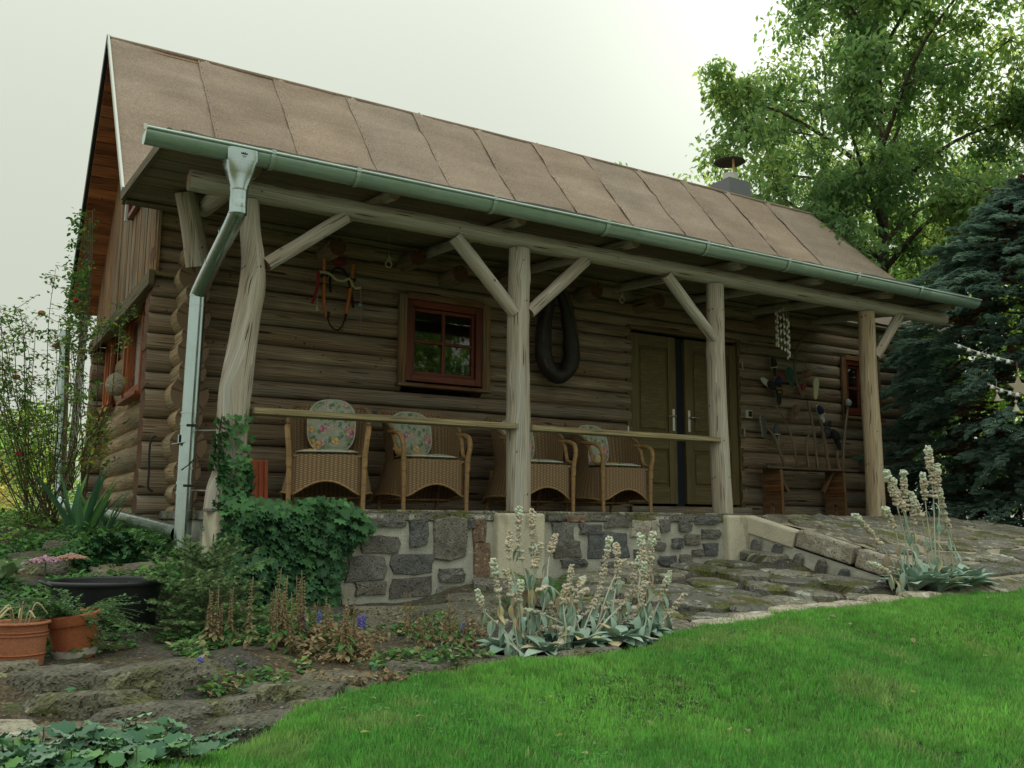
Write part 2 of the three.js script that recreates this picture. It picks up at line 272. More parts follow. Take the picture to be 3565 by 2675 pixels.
{ // printed cotton with faded flowers
  const W = 512, cv = document.createElement('canvas'); cv.width = cv.height = W; const c = cv.getContext('2d'), r = RNG(77);
  c.fillStyle = '#a6a996'; c.fillRect(0, 0, W, W);
  const dab = (x, y, s, col) => { c.fillStyle = col; for (const [ox, oy] of [[0, 0], [W, 0], [-W, 0], [0, W], [0, -W]]) { c.beginPath(); c.ellipse(x + ox, y + oy, s, s * (0.5 + r() * 0.5), r() * 3, 0, 6.3); c.fill(); } };
  for (let i = 0; i < 380; i++) dab(r() * W, r() * W, 4 + r() * 16, ['rgba(176,186,166,.5)', 'rgba(190,190,174,.5)', 'rgba(150,166,146,.4)'][i % 3]);
  for (let i = 0; i < 46; i++) { const x = r() * W, y = r() * W; for (let k = 0; k < 9; k++) dab(x + (r() - 0.5) * 80, y + (r() - 0.5) * 80, 5 + r() * 10, ['rgba(104,132,104,.75)', 'rgba(130,150,116,.7)', 'rgba(92,118,98,.7)'][k % 3]); }
  for (let i = 0; i < 26; i++) { const x = r() * W, y = r() * W, s = 9 + r() * 9, col = [['#b7698a', '#cf93a6', '#96506f'], ['#d3a45e', '#e2c08a', '#b7823f'], ['#c98f98', '#dcb6b6', '#b06a7a']][i % 3]; for (let k = 0; k < 6; k++) { const a = k * 1.05; dab(x + cos(a) * s, y + sin(a) * s, s * 0.8, col[k % 2]); } dab(x, y, s * 0.5, col[2]); }
  const t = new THREE.CanvasTexture(cv); t.colorSpace = THREE.SRGBColorSpace; t.wrapS = t.wrapT = THREE.RepeatWrapping; t.repeat.set(1 / 0.62, 1 / 0.62); T.floral = [t, null];
}
T.clay = tex(512, 512, 0.6, 0.6, (u, v) => { const n = fbm(u * 5, v * 5, 231, 4, 5, 5), f = vn(u * 120, v * 120, 232, 120, 120); return [...mix3(rgb(184, 122, 90), rgb(160, 98, 70), n).map((x) => x * (0.86 + 0.18 * f)), 0.5 + 0.3 * f]; });
T.bark = tex(256, 512, 0.5, 0.8, (u, v) => { const n = fbm(u * 14, v * 6, 241, 4, 14, 6), c = smooth(0.55, 0.7, vn(u * 22, v * 7, 242, 22, 7)); return [...mix3(rgb(104, 92, 78), rgb(58, 50, 42), clamp(n * 1.2 - 0.1 + c * 0.5)), n * 0.6 + 0.4 * (1 - c)]; });
T.leather = tex(256, 256, 0.3, 0.3, (u, v) => { const n = fbm(u * 8, v * 8, 251, 4, 8, 8), f = vn(u * 60, v * 60, 252, 60, 60); return [...mix3(rgb(54, 46, 40), rgb(30, 27, 27), n).map((x) => x * (0.8 + 0.35 * f)), 0.4 + 0.4 * f]; });

const m = {};
m.end = std(T.end, { roughness: 0.95 }); m.endRed = tint(m.end, 0.62, 0.42, 0.32); m.endPale = tint(m.end, 1.1, 1.05, 0.95);
m.log = std(T.log, { bs: 0.012 }); m.logs = [[1, 1, 1], [0.86, 0.84, 0.8], [1.08, 1.05, 1], [0.92, 0.85, 0.76], [1.0, 0.94, 0.86]].map((c) => tint(m.log, ...c));
m.gableLogs = [[1.25, 1.14, 0.9], [1.15, 1.08, 0.88], [1.3, 1.2, 0.98], [1.05, 1.0, 0.84]].map((c) => tint(m.log, ...c));
m.post = std(T.post, { bs: 0.014 }); m.postWarm = tint(m.post, 1.0, 0.88, 0.72); m.pole = m.post; m.beam = m.rafter = m.pole;
m.orange = [[1, 1, 1], [0.8, 0.74, 0.7], [1.15, 1.08, 1], [0.66, 0.56, 0.5], [0.95, 1.0, 1.05]].map((c) => tint(std(T.orange, { bs: 0.008 }), ...c));
m.gable = [[1, 1, 1], [0.82, 0.8, 0.78], [1.08, 0.9, 0.72], [0.95, 0.97, 1.0], [0.9, 0.72, 0.54], [1.05, 1.04, 1.02]].map((c) => tint(std(T.gable, { bs: 0.012 }), ...c));
m.trim = tint(std(T.soffit, { bs: 0.008 }), 0.62, 0.58, 0.5);
m.soffit = [[1, 1, 1], [0.86, 0.85, 0.82], [1.1, 1.06, 0.98], [0.95, 0.86, 0.74]].map((c) => tint(std(T.soffit, { bs: 0.006 }), ...c));
m.door = std(T.door, { bs: 0.003, roughness: 0.65 }); m.doorDark = tint(m.door, 0.75, 0.72, 0.66);
m.rail = std(T.rail, { bs: 0.01 });
m.frameWood = tint(std(T.gable, { bs: 0.003, roughness: 0.75 }), 0.86, 0.68, 0.5);
m.redFrame = tint(std(T.orange, { bs: 0.002, roughness: 0.45 }), 0.5, 0.25, 0.22);
m.orangeFrame = tint(std(T.orange, { bs: 0.003, roughness: 0.6 }), 1.25, 0.95, 0.8);
m.felt = std(T.felt, { bs: 0.004, roughness: 0.92 }); m.bitumen = new THREE.MeshStandardMaterial({ color: lin(0.05, 0.048, 0.045), roughness: 0.8 });
m.felts = [[1, 1, 1], [0.95, 0.94, 0.93], [1.05, 1.02, 1], [0.98, 1, 1.02]].map((c) => tint(m.felt, ...c));
m.zinc = std(T.zinc, { metalness: 0.85, bs: 0.0006 }); m.zinc.roughnessMap = T.zincRough[0]; m.zinc.metalnessMap = T.zincRough[0]; m.zinc.roughness = 1; m.zinc.metalness = 1; m.zinc.color.setRGB(0.92, 0.98, 1.0);
m.gutter = m.zinc.clone(); m.gutter.color.setRGB(0.8, 0.94, 0.88); m.gutter.metalness = 0.45; m.gutter.roughness = 0.8;
m.vergeMetal = new THREE.MeshStandardMaterial({ color: lin(0.62, 0.64, 0.6), roughness: 0.55, metalness: 0.2 });
m.darkMetal = new THREE.MeshStandardMaterial({ color: lin(0.035, 0.035, 0.035), roughness: 0.55, metalness: 0.6 });
m.steel = new THREE.MeshStandardMaterial({ color: lin(0.62, 0.6, 0.54), roughness: 0.35, metalness: 0.9 });
m.glass = new THREE.MeshPhysicalMaterial({ color: 0xffffff, roughness: 0.02, transmission: 1, thickness: 0, ior: 1.9 });
m.curtain = new THREE.MeshStandardMaterial({ color: lin(0.72, 0.74, 0.76), roughness: 0.9 });
m.basalts = [[1, 1, 1], [0.72, 0.74, 0.8], [1.12, 1.06, 0.98], [0.85, 0.82, 0.8], [0.7, 0.75, 0.84]].map((c) => tint(std(T.basalt, { bs: 0.02 }), ...c));
m.redstone = std(T.redstone, { bs: 0.016 }); m.granite = std(T.granite, { bs: 0.016 }); m.mortar = std(T.mortar, { bs: 0.012 }); m.plaster = std(T.plaster, { bs: 0.008 });
m.rocks = [[1, 1, 1], [0.84, 0.84, 0.82], [1.1, 1.06, 0.98], [0.94, 0.98, 0.9]].map((c) => tint(std(T.rock, { bs: 0.03 }), ...c));
m.flags = [[1, 1, 1], [0.8, 0.82, 0.84], [1.16, 1.12, 1.04], [0.95, 0.9, 0.82], [1.2, 1.2, 1.18]].map((c) => tint(std(T.flag, { bs: 0.022 }), ...c));
m.edging = std(T.edging, { bs: 0.02 });
m.soil = std(T.soil, { bs: 0.02, roughness: 1 }); m.turf = std(T.turf, { bs: 0.02, roughness: 1 });
m.wicker = std(T.wicker, { bs: 0.006, roughness: 0.7 }); m.cane = std(T.cane, { bs: 0.001, roughness: 0.5 });
m.floral = std(T.floral, { roughness: 0.95 }); m.piping = new THREE.MeshStandardMaterial({ color: lin(0.6, 0.62, 0.55), roughness: 0.9 });
m.clay = std(T.clay, { bs: 0.002, roughness: 0.85 }); m.bark = std(T.bark, { bs: 0.03 }); m.leather = std(T.leather, { bs: 0.004, roughness: 0.5 });
m.black = new THREE.MeshStandardMaterial({ color: lin(0.012, 0.013, 0.018), roughness: 0.42 });
const flat = (r, g, b, o = {}) => new THREE.MeshStandardMaterial({ color: lin(r, g, b), roughness: 0.85, ...o });
const leafM = (tr = 0.35, ro = 0.75) => new THREE.MeshPhysicalMaterial({ color: 0xffffff, vertexColors: true, roughness: ro, transmission: tr, thickness: 0, side: THREE.DoubleSide, specularIntensity: 0.5 });
m.leaf = leafM(0.4, 0.95); m.leafThin = leafM(0.6, 0.98); m.leafThick = leafM(0.12, 0.95); m.leafThick.roughness = 0.6; m.leafThick.transmission = 0; m.felted = leafM(0.15, 1); m.vc = new THREE.MeshStandardMaterial({ vertexColors: true, roughness: 0.9, side: THREE.DoubleSide });
// ---------------------------------------------------------------- the ground
const CP = [[.2,.15,-.62],[.78,.15,-.66],[1.9,.15,-.54],[3,.15,-.48],[4.3,.15,-.44],[4.7,.3,-.36],[-.4,-.6,-.28],[-.4,-1.5,-.25],[-.9,-1,-.3],[-.8,0,-.42],[-.35,.1,-.45],[-1,.8,-.62],[-1.2,1.5,-.72],[-.6,1.2,-.72],[-.2,.7,-.66],[-.7,-3.5,-.14],[-1.5,-3,-.16],[-1.7,-1,-.35],[-2.5,.8,-.6],[-1,-6,-.08],[-3,-6,-.1],[-5,-4,-.2],[.4,1.2,-.74],[1.5,1.1,-.68],[3,1.1,-.6],[4.6,1.2,-.54],[-1.4,2.6,-.92],[-.9,2.95,-.93],[0,2.6,-.86],[1,2.2,-.78],[2.1,2,-.72],[3.5,1.9,-.67],[5,2.2,-.63],[6.1,2.2,-.6],[7.5,2.2,-.56],[9,2,-.5],[6.5,1,-.45],[8.2,.3,-.25],[9,-1,-.12],[11,0,-.2],[12,-4,-.1],[5,-8,0],[0,-9,-.1],[10,-8,0]];
for (const x of [-4, -1.5, 1, 3.5, 6, 9, 13]) for (const z of [3.6, 5, 7, 10]) CP.push([x, z, z < 8 ? -0.426 + 0.021 * x - 0.162 * z : -1.7]);
function H0(x, z) { let s = 0, w = 0; for (const [a, b, y] of CP) { const k = pow((a - x) * (a - x) + (b - z) * (b - z) + 0.02, -1.9); s += k * y; w += k; } return s / w; }
const LAWN = [[-6, 3.6], [-1.6, 3.15], [-1.15, 2.98], [-0.88, 2.9], [-0.56, 2.66], [0.03, 2.36], [0.33, 2.3], [0.7, 2.36], [1.03, 2.46], [1.61, 2.44], [2.05, 2.24], [2.34, 2.12], [2.96, 2.12], [3.97, 2.02], [4.5, 2.14], [5.11, 2.1], [5.6, 2.08], [6.03, 2.0], [6.6, 2.05], [8.2, 2.4], [9.5, 1.8], [30, 1.2]];
function lawnZ(x) { for (let i = 1; i < LAWN.length; i++) if (x < LAWN[i][0]) { const [a, b] = LAWN[i - 1], [c, d] = LAWN[i]; return lerp(b, d, (x - a) / (c - a)); } return 1.2; }
const lawnEdge = (x) => lawnZ(x) + 0.07 * (vn(x * 3.1, 2, 301) - 0.5) + 0.05 * (vn(x * 9, 5, 302) - 0.5);
function H(x, z) { const g = smooth(0.0, 0.25, lawnZ(x) - z); return H0(x, z) + (0.015 + g * 0.03) * (fbm(x * 2.3 + 9, z * 2.3, 303, 3) - 0.5) + g * 0.02 * (vn(x * 11, z * 11, 304) - 0.5); }
function lines(a, b, fine, far) { const l = []; for (let x = a; x <= b + 1e-6; x += fine) l.push(x); let s = fine, x = b; while (x < far) { s *= 1.35; x += s; l.push(x); } s = fine; x = a; while (x > -far) { s *= 1.35; x -= s; l.unshift(x); } return l; }
function sheet(xs, zs, yf, keep) {
  const pos = [], uv = [], idx = [], nx = xs.length;
  for (const z of zs) for (const x of xs) { pos.push(x, yf(x, z), z); uv.push(x, z); }
  for (let j = 0; j < zs.length - 1; j++) for (let i = 0; i < nx - 1; i++) { if (keep && !keep((xs[i] + xs[i + 1]) / 2, (zs[j] + zs[j + 1]) / 2)) continue; const a = j * nx + i; idx.push(a, a + nx, a + 1, a + 1, a + nx, a + nx + 1); }
  return mk(pos, uv, idx);
}
const ground = tag(obj('ground', sheet(lines(-3, 9, 0.08, 90), lines(-3, 7, 0.08, 90), H), m.soil), 'dark gritty earth of the garden', 'ground', null, 'structure');
{ // lawn: turf sheet just above the earth, and mown blades
  const xs = lines(-3, 9, 0.06, 34), pos = [], uv = [], idx = [], rows = 70, n = xs.length;
  xs.forEach((x) => { const z0 = lawnEdge(x); for (let j = 0; j <= rows; j++) { const t = j / rows, z = z0 + t * t * (14 - z0); pos.push(x, H(x, z) + 0.006 + 0.012 * smooth(0, 0.1, z - z0), z); uv.push(x, z); } });
  for (let i = 0; i < n - 1; i++) for (let j = 0; j < rows; j++) { const a = i * (rows + 1) + j, b = a + rows + 1; idx.push(a, a + 1, b, b, a + 1, b + 1); }
  const lawn = tag(obj('lawn', mk(pos, uv, idx), m.turf), 'short mown green lawn sloping up to the cabin', 'lawn', null, 'structure');
  // tuft of blades
  const r = RNG(41), gp = [], gi = [];
  for (let b = 0; b < 7; b++) {
    const a = r() * 6.28, d = r() * 0.018, x = cos(a) * d, z = sin(a) * d, h = 0.024 + r() * 0.024, w = 0.0017 + r() * 0.0012, l = (r() - 0.35) * 0.035, f = r() * 6.28, cx = cos(f) * w, cz = sin(f) * w, lx = cos(a) * l, lz = sin(a) * l, k = gp.length / 3;
    gp.push(x - cx, 0, z - cz, x + cx, 0, z + cz, x - cx * 0.8 + lx * 0.4, h * 0.6, z - cz * 0.8 + lz * 0.4, x + cx * 0.8 + lx * 0.4, h * 0.6, z + cz * 0.8 + lz * 0.4, x + lx, h, z + lz);
    gi.push(k, k + 1, k + 2, k + 2, k + 1, k + 3, k + 2, k + 3, k + 4);
  }
  const gg = mk(gp, null, gi), list = [], c = new THREE.Color();
  const put = (x, z, s) => list.push([x, H(x, z) + 0.004, z, s]);
  for (let i = 0; i < 190000; i++) { // denser towards the viewer's end of the lawn
    const u = r(), x = -2.2 + u * 13, z0 = lawnEdge(x) - 0.02 + pow(r(), 6) * -0.04, dep = pow(r(), 1.15) * 3.4, z = z0 + dep; if (z > 5.6) continue;
    const dx = x + 1.743, dz = 6.437 - z, f = dx * 0.516 + dz * 0.856; if (f < 1.2 || abs(dx * 0.856 - dz * 0.516) > f * 0.62 + 0.4) continue;
    put(x, z, 0.72 + 0.6 * r() + 0.5 * (vn(x * 4, z * 4, 311) - 0.5) + (r() < 0.02 ? 0.5 : 0));
  }
  const im = new THREE.InstancedMesh(gg, new THREE.MeshPhysicalMaterial({ color: 0xffffff, roughness: 0.95, transmission: 0.35, thickness: 0, side: THREE.DoubleSide }), list.length);
  const mm = new THREE.Matrix4();
  list.forEach(([x, y, z, s], i) => {
    mm.compose(V(x, y, z), _q.setFromEuler(_e.set((r() - 0.5) * 0.3, r() * 6.28, (r() - 0.5) * 0.3)), V(s, s * (0.8 + 0.45 * r()), s)); im.setMatrixAt(i, mm);
    const p = smooth(0.3, 0.7, fbm(x * 1.3, z * 1.3, 313, 3)), q = r(), k = (0.62 + 0.76 * r()) * (0.86 + 0.3 * fbm(x * 5, z * 5, 315, 2)), dry = smooth(0.62, 0.72, fbm(x * 2.4, z * 2.4, 317, 3)) * 0.5 + (q > 0.93 ? 0.7 : 0);
    c.setRGB(lerp(lerp(0.13, 0.22, p), 0.34, dry) * k, lerp(lerp(0.41, 0.52, p), 0.45, dry) * k, lerp(lerp(0.06, 0.085, p), 0.15, dry) * k); im.setColorAt(i, c);
  });
  im.name = numbered('grass'); shade(im); scene.add(im); tag(im, 'fine mown grass blades covering the lawn', 'grass', null, 'stuff');
}

// ---------------------------------------------------------------- stone apron, edging, ramp
const rs = RNG(900);
{
  const ap = thing('stone_apron', 'rough mossy flagstone apron between porch wall and lawn', 'paving'); ap.userData.kind = 'structure';
  let n = 0;
  for (let gx = 0; gx < 9; gx++) for (let gz = 0; gz < 5; gz++) {
    const x = 1.8 + gx * 0.4 + (gz % 2) * 0.2 + (rs() - 0.5) * 0.12, z = 0.4 + gz * 0.36 + (rs() - 0.5) * 0.1; if (z > lawnZ(x) - 0.22 || x > 4.62 + z * 0.15 || (x < 2.1 && z > 0.9)) continue;
    const s = obj('flagstone', stone(0.4 + rs() * 0.12, 0.36 + rs() * 0.1, 0.02 + rs() * 0.02, 500 + n, { n: 13, rough: 0.2, under: 1.5 }), m.flags[floor(rs() * 5)], ap); s.position.set(x, H(x, z), z); s.rotation.y = rs() * 6; s.rotation.x = 0.1 + (rs() - 0.5) * 0.06; s.rotation.order = 'XYZ'; n++;
  }
  for (let i = 0; i < 9; i++) { const x = 2.42 + i * 0.34, z = lawnZ(x) - 0.1; const s = obj('edging_stone', stone(0.38, 0.22 + rs() * 0.06, 0.05, 700 + i, { rough: 0.07, sq: 3.4, under: 1.6 }), m.edging, ap); s.position.set(x, H(x, z) + 0.005, z); s.rotation.y = 0.1 * (rs() - 0.5) + 0.05; }
  for (let i = 0; i < 3; i++) { const x = 5.35 + i * 0.36, z = lawnZ(x) - 0.09; const s = obj('edging_stone', stone(0.4, 0.2, 0.05, 720 + i, { rough: 0.07, sq: 3.4, under: 1.6 }), m.edging, ap); s.position.set(x, H(x, z), z); }
}
const RL = (t) => V(lerp(4.72, 5.2, t), lerp(-0.02, -0.6, t), lerp(0.12, 2.12, t)), RR = (t) => V(lerp(7.7, 8.8, t), lerp(-0.02, -0.42, t), lerp(0.12, 2.3, t));
const rampAt = (s, t) => { const a = RL(t), b = RR(t), q = a.lerp(b, s); q.y += 0.05 * sin(PI * t) * (1 - 0.4 * s); return q; };
{
  const ramp = thing('stone_ramp', 'sloping stone-paved ramp with granite kerb rising to the porch', 'ramp');
  const pos = [], uv = [], idx = [], A = 40, B = 30;
  for (let i = 0; i <= A; i++) for (let j = 0; j <= B; j++) { const q = rampAt(i / A, j / B); q.y += 0.014 * (fbm(q.x * 5, q.z * 5, 331, 3) - 0.5); pos.push(q.x, q.y, q.z); uv.push(q.x, q.z); }
  for (let i = 0; i < A; i++) for (let j = 0; j < B; j++) { const a = i * (B + 1) + j; idx.push(a, a + 1, a + B + 1, a + B + 1, a + 1, a + B + 2); }
  obj('mortar_bed', mk(pos, uv, idx), tint(m.mortar, 0.82, 0.74, 0.62), ramp);
  let n = 0;
  for (let i = 0; i < 9; i++) for (let j = 0; j < 8; j++) {
    if (rs() < 0.06) continue; const s = (i + 0.5 + (j % 2) * 0.4 + (rs() - 0.5) * 0.2) / 9.4, t = (j + 0.55 + (rs() - 0.5) * 0.25) / 8; if (s > 0.98) continue; const q = rampAt(s, t);
    const o = obj('flagstone', block(0.34 + rs() * 0.12, 0.24 + rs() * 0.08, 0.012, 800 + n++, 0.2), m.flags[floor(rs() * 5)], ramp); o.position.copy(q); o.rotation.set(lerp(0.28, 0.18, s) + 0.05 * (0.5 - t), rs() * 0.8 - 0.4, 0.05 * t);
  }
  for (let k = 0; k < 4; k++) { // granite kerb blocks down the left edge
    const t0 = [0.0, 0.26, 0.52, 0.78][k] + 0.006, t1 = [0.26, 0.52, 0.78, 1.0][k] - 0.006, a = RL(t0), b = RL(t1), L = a.distanceTo(b), g = box(0.16, 0.16, L, { ch: 0.02, uo: k * 0.7 });
    const o = obj('kerb_stone', g, k ? m.granite : m.plaster, ramp); o.position.copy(a).lerp(b, 0.5).add(V(-0.1, -0.075 + 0.05 * sin(PI * (t0 + t1) / 2), 0)); o.lookAt(o.position.clone().add(V().subVectors(b, a)));
  }
  // rubble footing under the kerb
  const fp = [], fu = [], fi = []; for (let i = 0; i <= 10; i++) { const q = RL(i / 10); fp.push(q.x - 0.16, q.y - 0.12, q.z, q.x - 0.2, H(q.x - 0.2, q.z) - 0.1, q.z); fu.push(q.z, q.y, q.z, q.y - 0.4); }
  for (let i = 0; i < 10; i++) { const a = i * 2; fi.push(a, a + 1, a + 2, a + 2, a + 1, a + 3); } obj('footing', mk(fp, fu, fi), m.mortar, ramp);
  for (let i = 0; i < 5; i++) { const q = RL(0.04 + i * 0.1), o = obj('footing_stone', stone(0.13 + rs() * 0.08, 0.1, 0.03, 880 + i), m.basalts[i % 5], ramp); o.position.set(q.x - 0.185, q.y - 0.26 + rs() * 0.04, q.z + 0.1); o.rotation.z = PI / 2; o.rotation.x = 0.3; }
}
// porch base: rubble wall with raised mortar, plaster piers, floor slab
{
  const pb = thing('porch_wall', 'low rubble stone wall with grey mortar and plaster piers under the porch', 'stone wall');
  const pos = [], uv = [], idx = [], nx = 120, ny = 14; // mortar face, lumpy
  for (let i = 0; i <= nx; i++) for (let j = 0; j <= ny; j++) { const x = lerp(-0.2, 4.62, i / nx), y = lerp(-0.95, -0.012, j / ny); pos.push(x, y, 0.112 + 0.026 * fbm(x * 4, y * 4, 341, 4) + 0.03 * (1 - j / ny)); uv.push(x, y); }
  for (let i = 0; i < nx; i++) for (let j = 0; j < ny; j++) { const a = i * (ny + 1) + j; idx.push(a, a + ny + 1, a + 1, a + 1, a + ny + 1, a + ny + 2); }
  obj('mortar', mk(pos, uv, idx), m.mortar, pb);
  obj('core', at(box(4.8, 0.9, 1.9), 2.2, -0.52, -0.86), m.mortar, pb); obj('core', at(box(3.1, 0.9, 1.86), 6.16, -0.52, -0.86), m.mortar, pb);
  const S = [[.993,-.081,.291,.072],[1.253,-.16,.158,.212],[1.518,-.199,.29,.327],[.943,-.237,.313,.131],[.842,-.404,.303,.182],[1.207,-.387,.375,.148],[.882,-.55,.242,.101],[1.195,-.549,.354,.162],[1.526,-.468,.226,.115],[1.68,-.093,.069,.071],[1.766,-.141,.119,.214,1],[1.786,-.372,.168,.297,1],[2.54,-.148,.229,.155],[2.821,-.134,.248,.094],[2.996,-.257,.441,.223,3],[3.098,-.073,.257,.095],[3.397,-.13,.328,.168,2],[2.466,-.043,.162,.045],[2.677,-.045,.208,.058,1],[2.579,-.294,.307,.141],[3.013,-.429,.194,.064],[2.645,-.403,.268,.068],[3.318,-.34,.1,.08],[3.526,-.281,.196,.073],[3.859,-.089,.141,.15],[4.101,-.054,.317,.068],[3.933,-.226,.171,.097],[4.158,-.175,.233,.091],[4.153,-.317,.175,.113,3],[3.759,-.255,.114,.089],[3.86,-.391,.16,.091],[3.993,-.339,.136,.063],[3.62,-.1,.13,.12],[3.64,-.4,.2,.09],[3.4,-.42,.18,.08],[.55,-.12,.28,.13],[.2,-.15,.26,.16],[.5,-.35,.3,.18],[.15,-.42,.28,.2],[.5,-.58,.26,.12],[1.52,-.6,.24,.1],[.69,-.09,.1,.1]];
  S.forEach(([x, y, w, h, k], i) => { const o = obj('stone', block(w * 0.97, h * 0.95, 0.014 + rs() * 0.012, 600 + i), k === 1 ? m.redstone : k === 2 ? m.granite : m.basalts[k === 3 ? 4 : i % 4], pb); o.position.set(x, y, 0.14); o.rotation.x = PI / 2; });
  const pier = (x0, x1, z, hgt) => { const g = new RoundedBoxGeometry(x1 - x0, hgt, 0.34, 3, 0.025), p = g.attributes.position, uvv = g.attributes.uv; for (let i = 0; i < p.count; i++) { const e = fbm(p.getX(i) * 6 + x0 * 9, p.getY(i) * 6, 351, 3) - 0.5; p.setXYZ(i, p.getX(i) + e * 0.03, p.getY(i), p.getZ(i) + e * 0.03); uvv.setXY(i, p.getX(i) + x0, p.getY(i) + p.getZ(i)); } g.computeVertexNormals(); at(g, (x0 + x1) / 2, -0.006 - hgt / 2, z); obj('pier', g, m.plaster, pb); };
  pier(1.9, 2.34, 0.035, 0.62); pier(4.32, 4.6, 0.035, 0.52); pier(-0.24, -0.05, 0.0, 0.7);
  // small retaining stones left of the corner
  const fl = tag(obj('porch_floor', at(box(8.0, 0.07, 2.0, { ch: 0.012 }), 3.77, -0.037, -0.86), m.flags[0]), 'stone slab floor of the porch', 'floor', null, 'structure');
  for (let i = 0; i < 24; i++) { const x = -0.2 + i * 0.2 + (rs() - 0.5) * 0.06, o = obj('floor_stone', stone(0.21, 0.2, 0.012, 960 + i, { rough: 0.1, sq: 3.2, under: 1 }), m.flags[i % 5], fl); o.position.set(x, 0.0, 0.04); }
}
// ---------------------------------------------------------------- the log cabin
const cabin = thing('log_cabin', 'weathered log cabin with steep brown felt roof and open porch on posts', 'cabin');
const rc = RNG(1234), pick = (a, r = rc) => a[floor(r() * a.length)];
const seLog = (ry, rz, n, seed, wob = 0.012) => (t, a, al) => { const c = abs(cos(a)), s = abs(sin(a)); return pow(pow(c / ry, n) + pow(s / rz, n), -1 / n) * (1 + wob * 6 * (vn(al * 1.1 + seed, a * 1.2, seed) - 0.5)) + 0.006 * (vn(al * 5, a * 3 + seed, seed + 3) - 0.5); };
const round = (r0, r1, seed, wob = 0.12) => (t, a, al) => lerp(r0, r1, t) * (1 + wob * (vn(al * 2.2 + seed, a * 0.95, seed) - 0.5) + wob * 0.5 * (vn(al * 7, a * 2.2 + seed, seed + 2) - 0.5));
const X0 = -0.405, X1 = 9.85, ZW = -1.92;
const openings = [[1.955, 2.865, 1.29, 2.12], [4.8, 6.53, -0.1, 2.15], [8.42, 9.1, 1.34, 2.12]];
{ // front wall logs, cut at window and doors
  const J = [-0.03, 0.13, 0.352, 0.588, 0.783, 1.035, 1.18, 1.375, 1.52, 1.7, 1.845, 2.025, 2.155, 2.29, 2.45, 2.64];
  for (let i = 0; i < J.length - 1; i++) {
    const y0 = J[i], y1 = J[i + 1], h = y1 - y0; let spans = [[X0 + (rc() - 0.5) * 0.03, X1]];
    for (const [a, b, c, d] of openings) if (min(y1, d) - max(y0, c) > 0.42 * h) spans = spans.flatMap(([p, q]) => (b <= p || a >= q ? [[p, q]] : [[p, a + 0.04 * (rc() - 0.3)], [b - 0.04 * (rc() - 0.3), q]]));
    const mt = m.logs[i % 5];
    for (const [p, q] of spans) { const L = q - p, y = (y0 + y1) / 2; obj('wall_log', tube([V(p, y, ZW), V(q, y + (rc() - 0.5) * 0.02, ZW)], seLog(h * 0.51, 0.125, 3.2, i * 7 + p, 0.009), { seg: max(4, Math.round(L / 0.22)), rn: 18, straight: true, uo: i * 0.77 + p, vo: i * 0.31, up: V(0, 1, 0) }), [mt, m.endRed], cabin); }
  }
  const GL = [[2.2, 0.1], [1.99, 0.135], [1.815, 0.1], [1.637, 0.14], [1.47, 0.095], [1.325, 0.13], [1.149, 0.115], [0.965, 0.155], [0.764, 0.11], [0.534, 0.15], [0.319, 0.11], [0.14, 0.1], [-0.04, 0.1]];
  GL.forEach(([y, r], i) => { // gable wall logs; their ends cross the corner and show on the porch side
    let spans = [[-1.42 - 0.1 * rc() - (i % 2) * 0.05, -5.75]];
    for (const [a, b, c, d] of [[-2.95, -3.95, 1.16, 2.1], [-5.0, -5.38, 1.2, 2.02]]) if (y > c && y < d) spans = spans.flatMap(([p, q]) => (b >= p || a <= q ? [[p, q]] : [[p, a], [b + 0.15 * rc(), q]]));
    for (const [p, q] of spans) obj('wall_log', tube([V(-0.1, y, p), V(-0.1, y, q)], round(r, r * 1.04, 60 + i, 0.08), { seg: max(3, Math.round((p - q) / 0.25)), rn: 16, straight: true, uo: i * 1.3, vo: i * 0.4 }), [pick(m.gableLogs), m.end], cabin);
  });
  // back corner stubs, seen past the gable
  for (let i = 0; i < 10; i++) obj('wall_log', tube([V(-0.42, 0.12 + i * 0.22, -5.62), V(0.6, 0.12 + i * 0.22, -5.62)], round(0.11, 0.11, 90 + i), { seg: 4, rn: 12, straight: true, uo: i }), [m.logs[i % 5], m.end], cabin);
  obj('rear_wall', at(box(10.0, 2.7, 0.2), 4.75, 1.3, -5.6), m.log, cabin); obj('room_floor', at(box(9.6, 0.05, 3.6), 4.85, 0.02, -3.75), m.soffit[0], cabin); obj('room_ceiling', at(box(9.9, 0.04, 3.5), 4.8, 2.66, -3.78), m.soffit[0], cabin);
  obj('gable_wall', at(box(0.2, 2.7, 3.9), 9.7, 1.3, -3.75), m.log, cabin);
}
// ---- gable boards
const yRoof = (z) => 4.96 - 1.19 * abs(z + 3.6);
function prism(pts, t, uo = 0, vo = 0) { // polygon [[z,y]..] (clockwise from -x) with thickness t along x; local x = 0 is the outer face
  const pos = [], uv = [], idx = [], n = pts.length;
  const face = (x, flip) => { const b = pos.length / 3; for (const [z, y] of pts) { pos.push(x, y, z); uv.push(y + uo, z + vo); } for (let i = 1; i < n - 1; i++) flip ? idx.push(b, b + i, b + i + 1) : idx.push(b, b + i + 1, b + i); };
  face(0, true); face(t, false);
  for (let i = 0; i < n; i++) { const [z0, y0] = pts[i], [z1, y1] = pts[(i + 1) % n], b = pos.length / 3; pos.push(0, y0, z0, 0, y1, z1, t, y0, z0, t, y1, z1); uv.push(y0 + uo, 0, y1 + uo, 0, y0 + uo, t, y1 + uo, t); idx.push(b, b + 2, b + 1, b + 1, b + 2, b + 3); }
  return mk(pos, uv, idx).toNonIndexed();
}
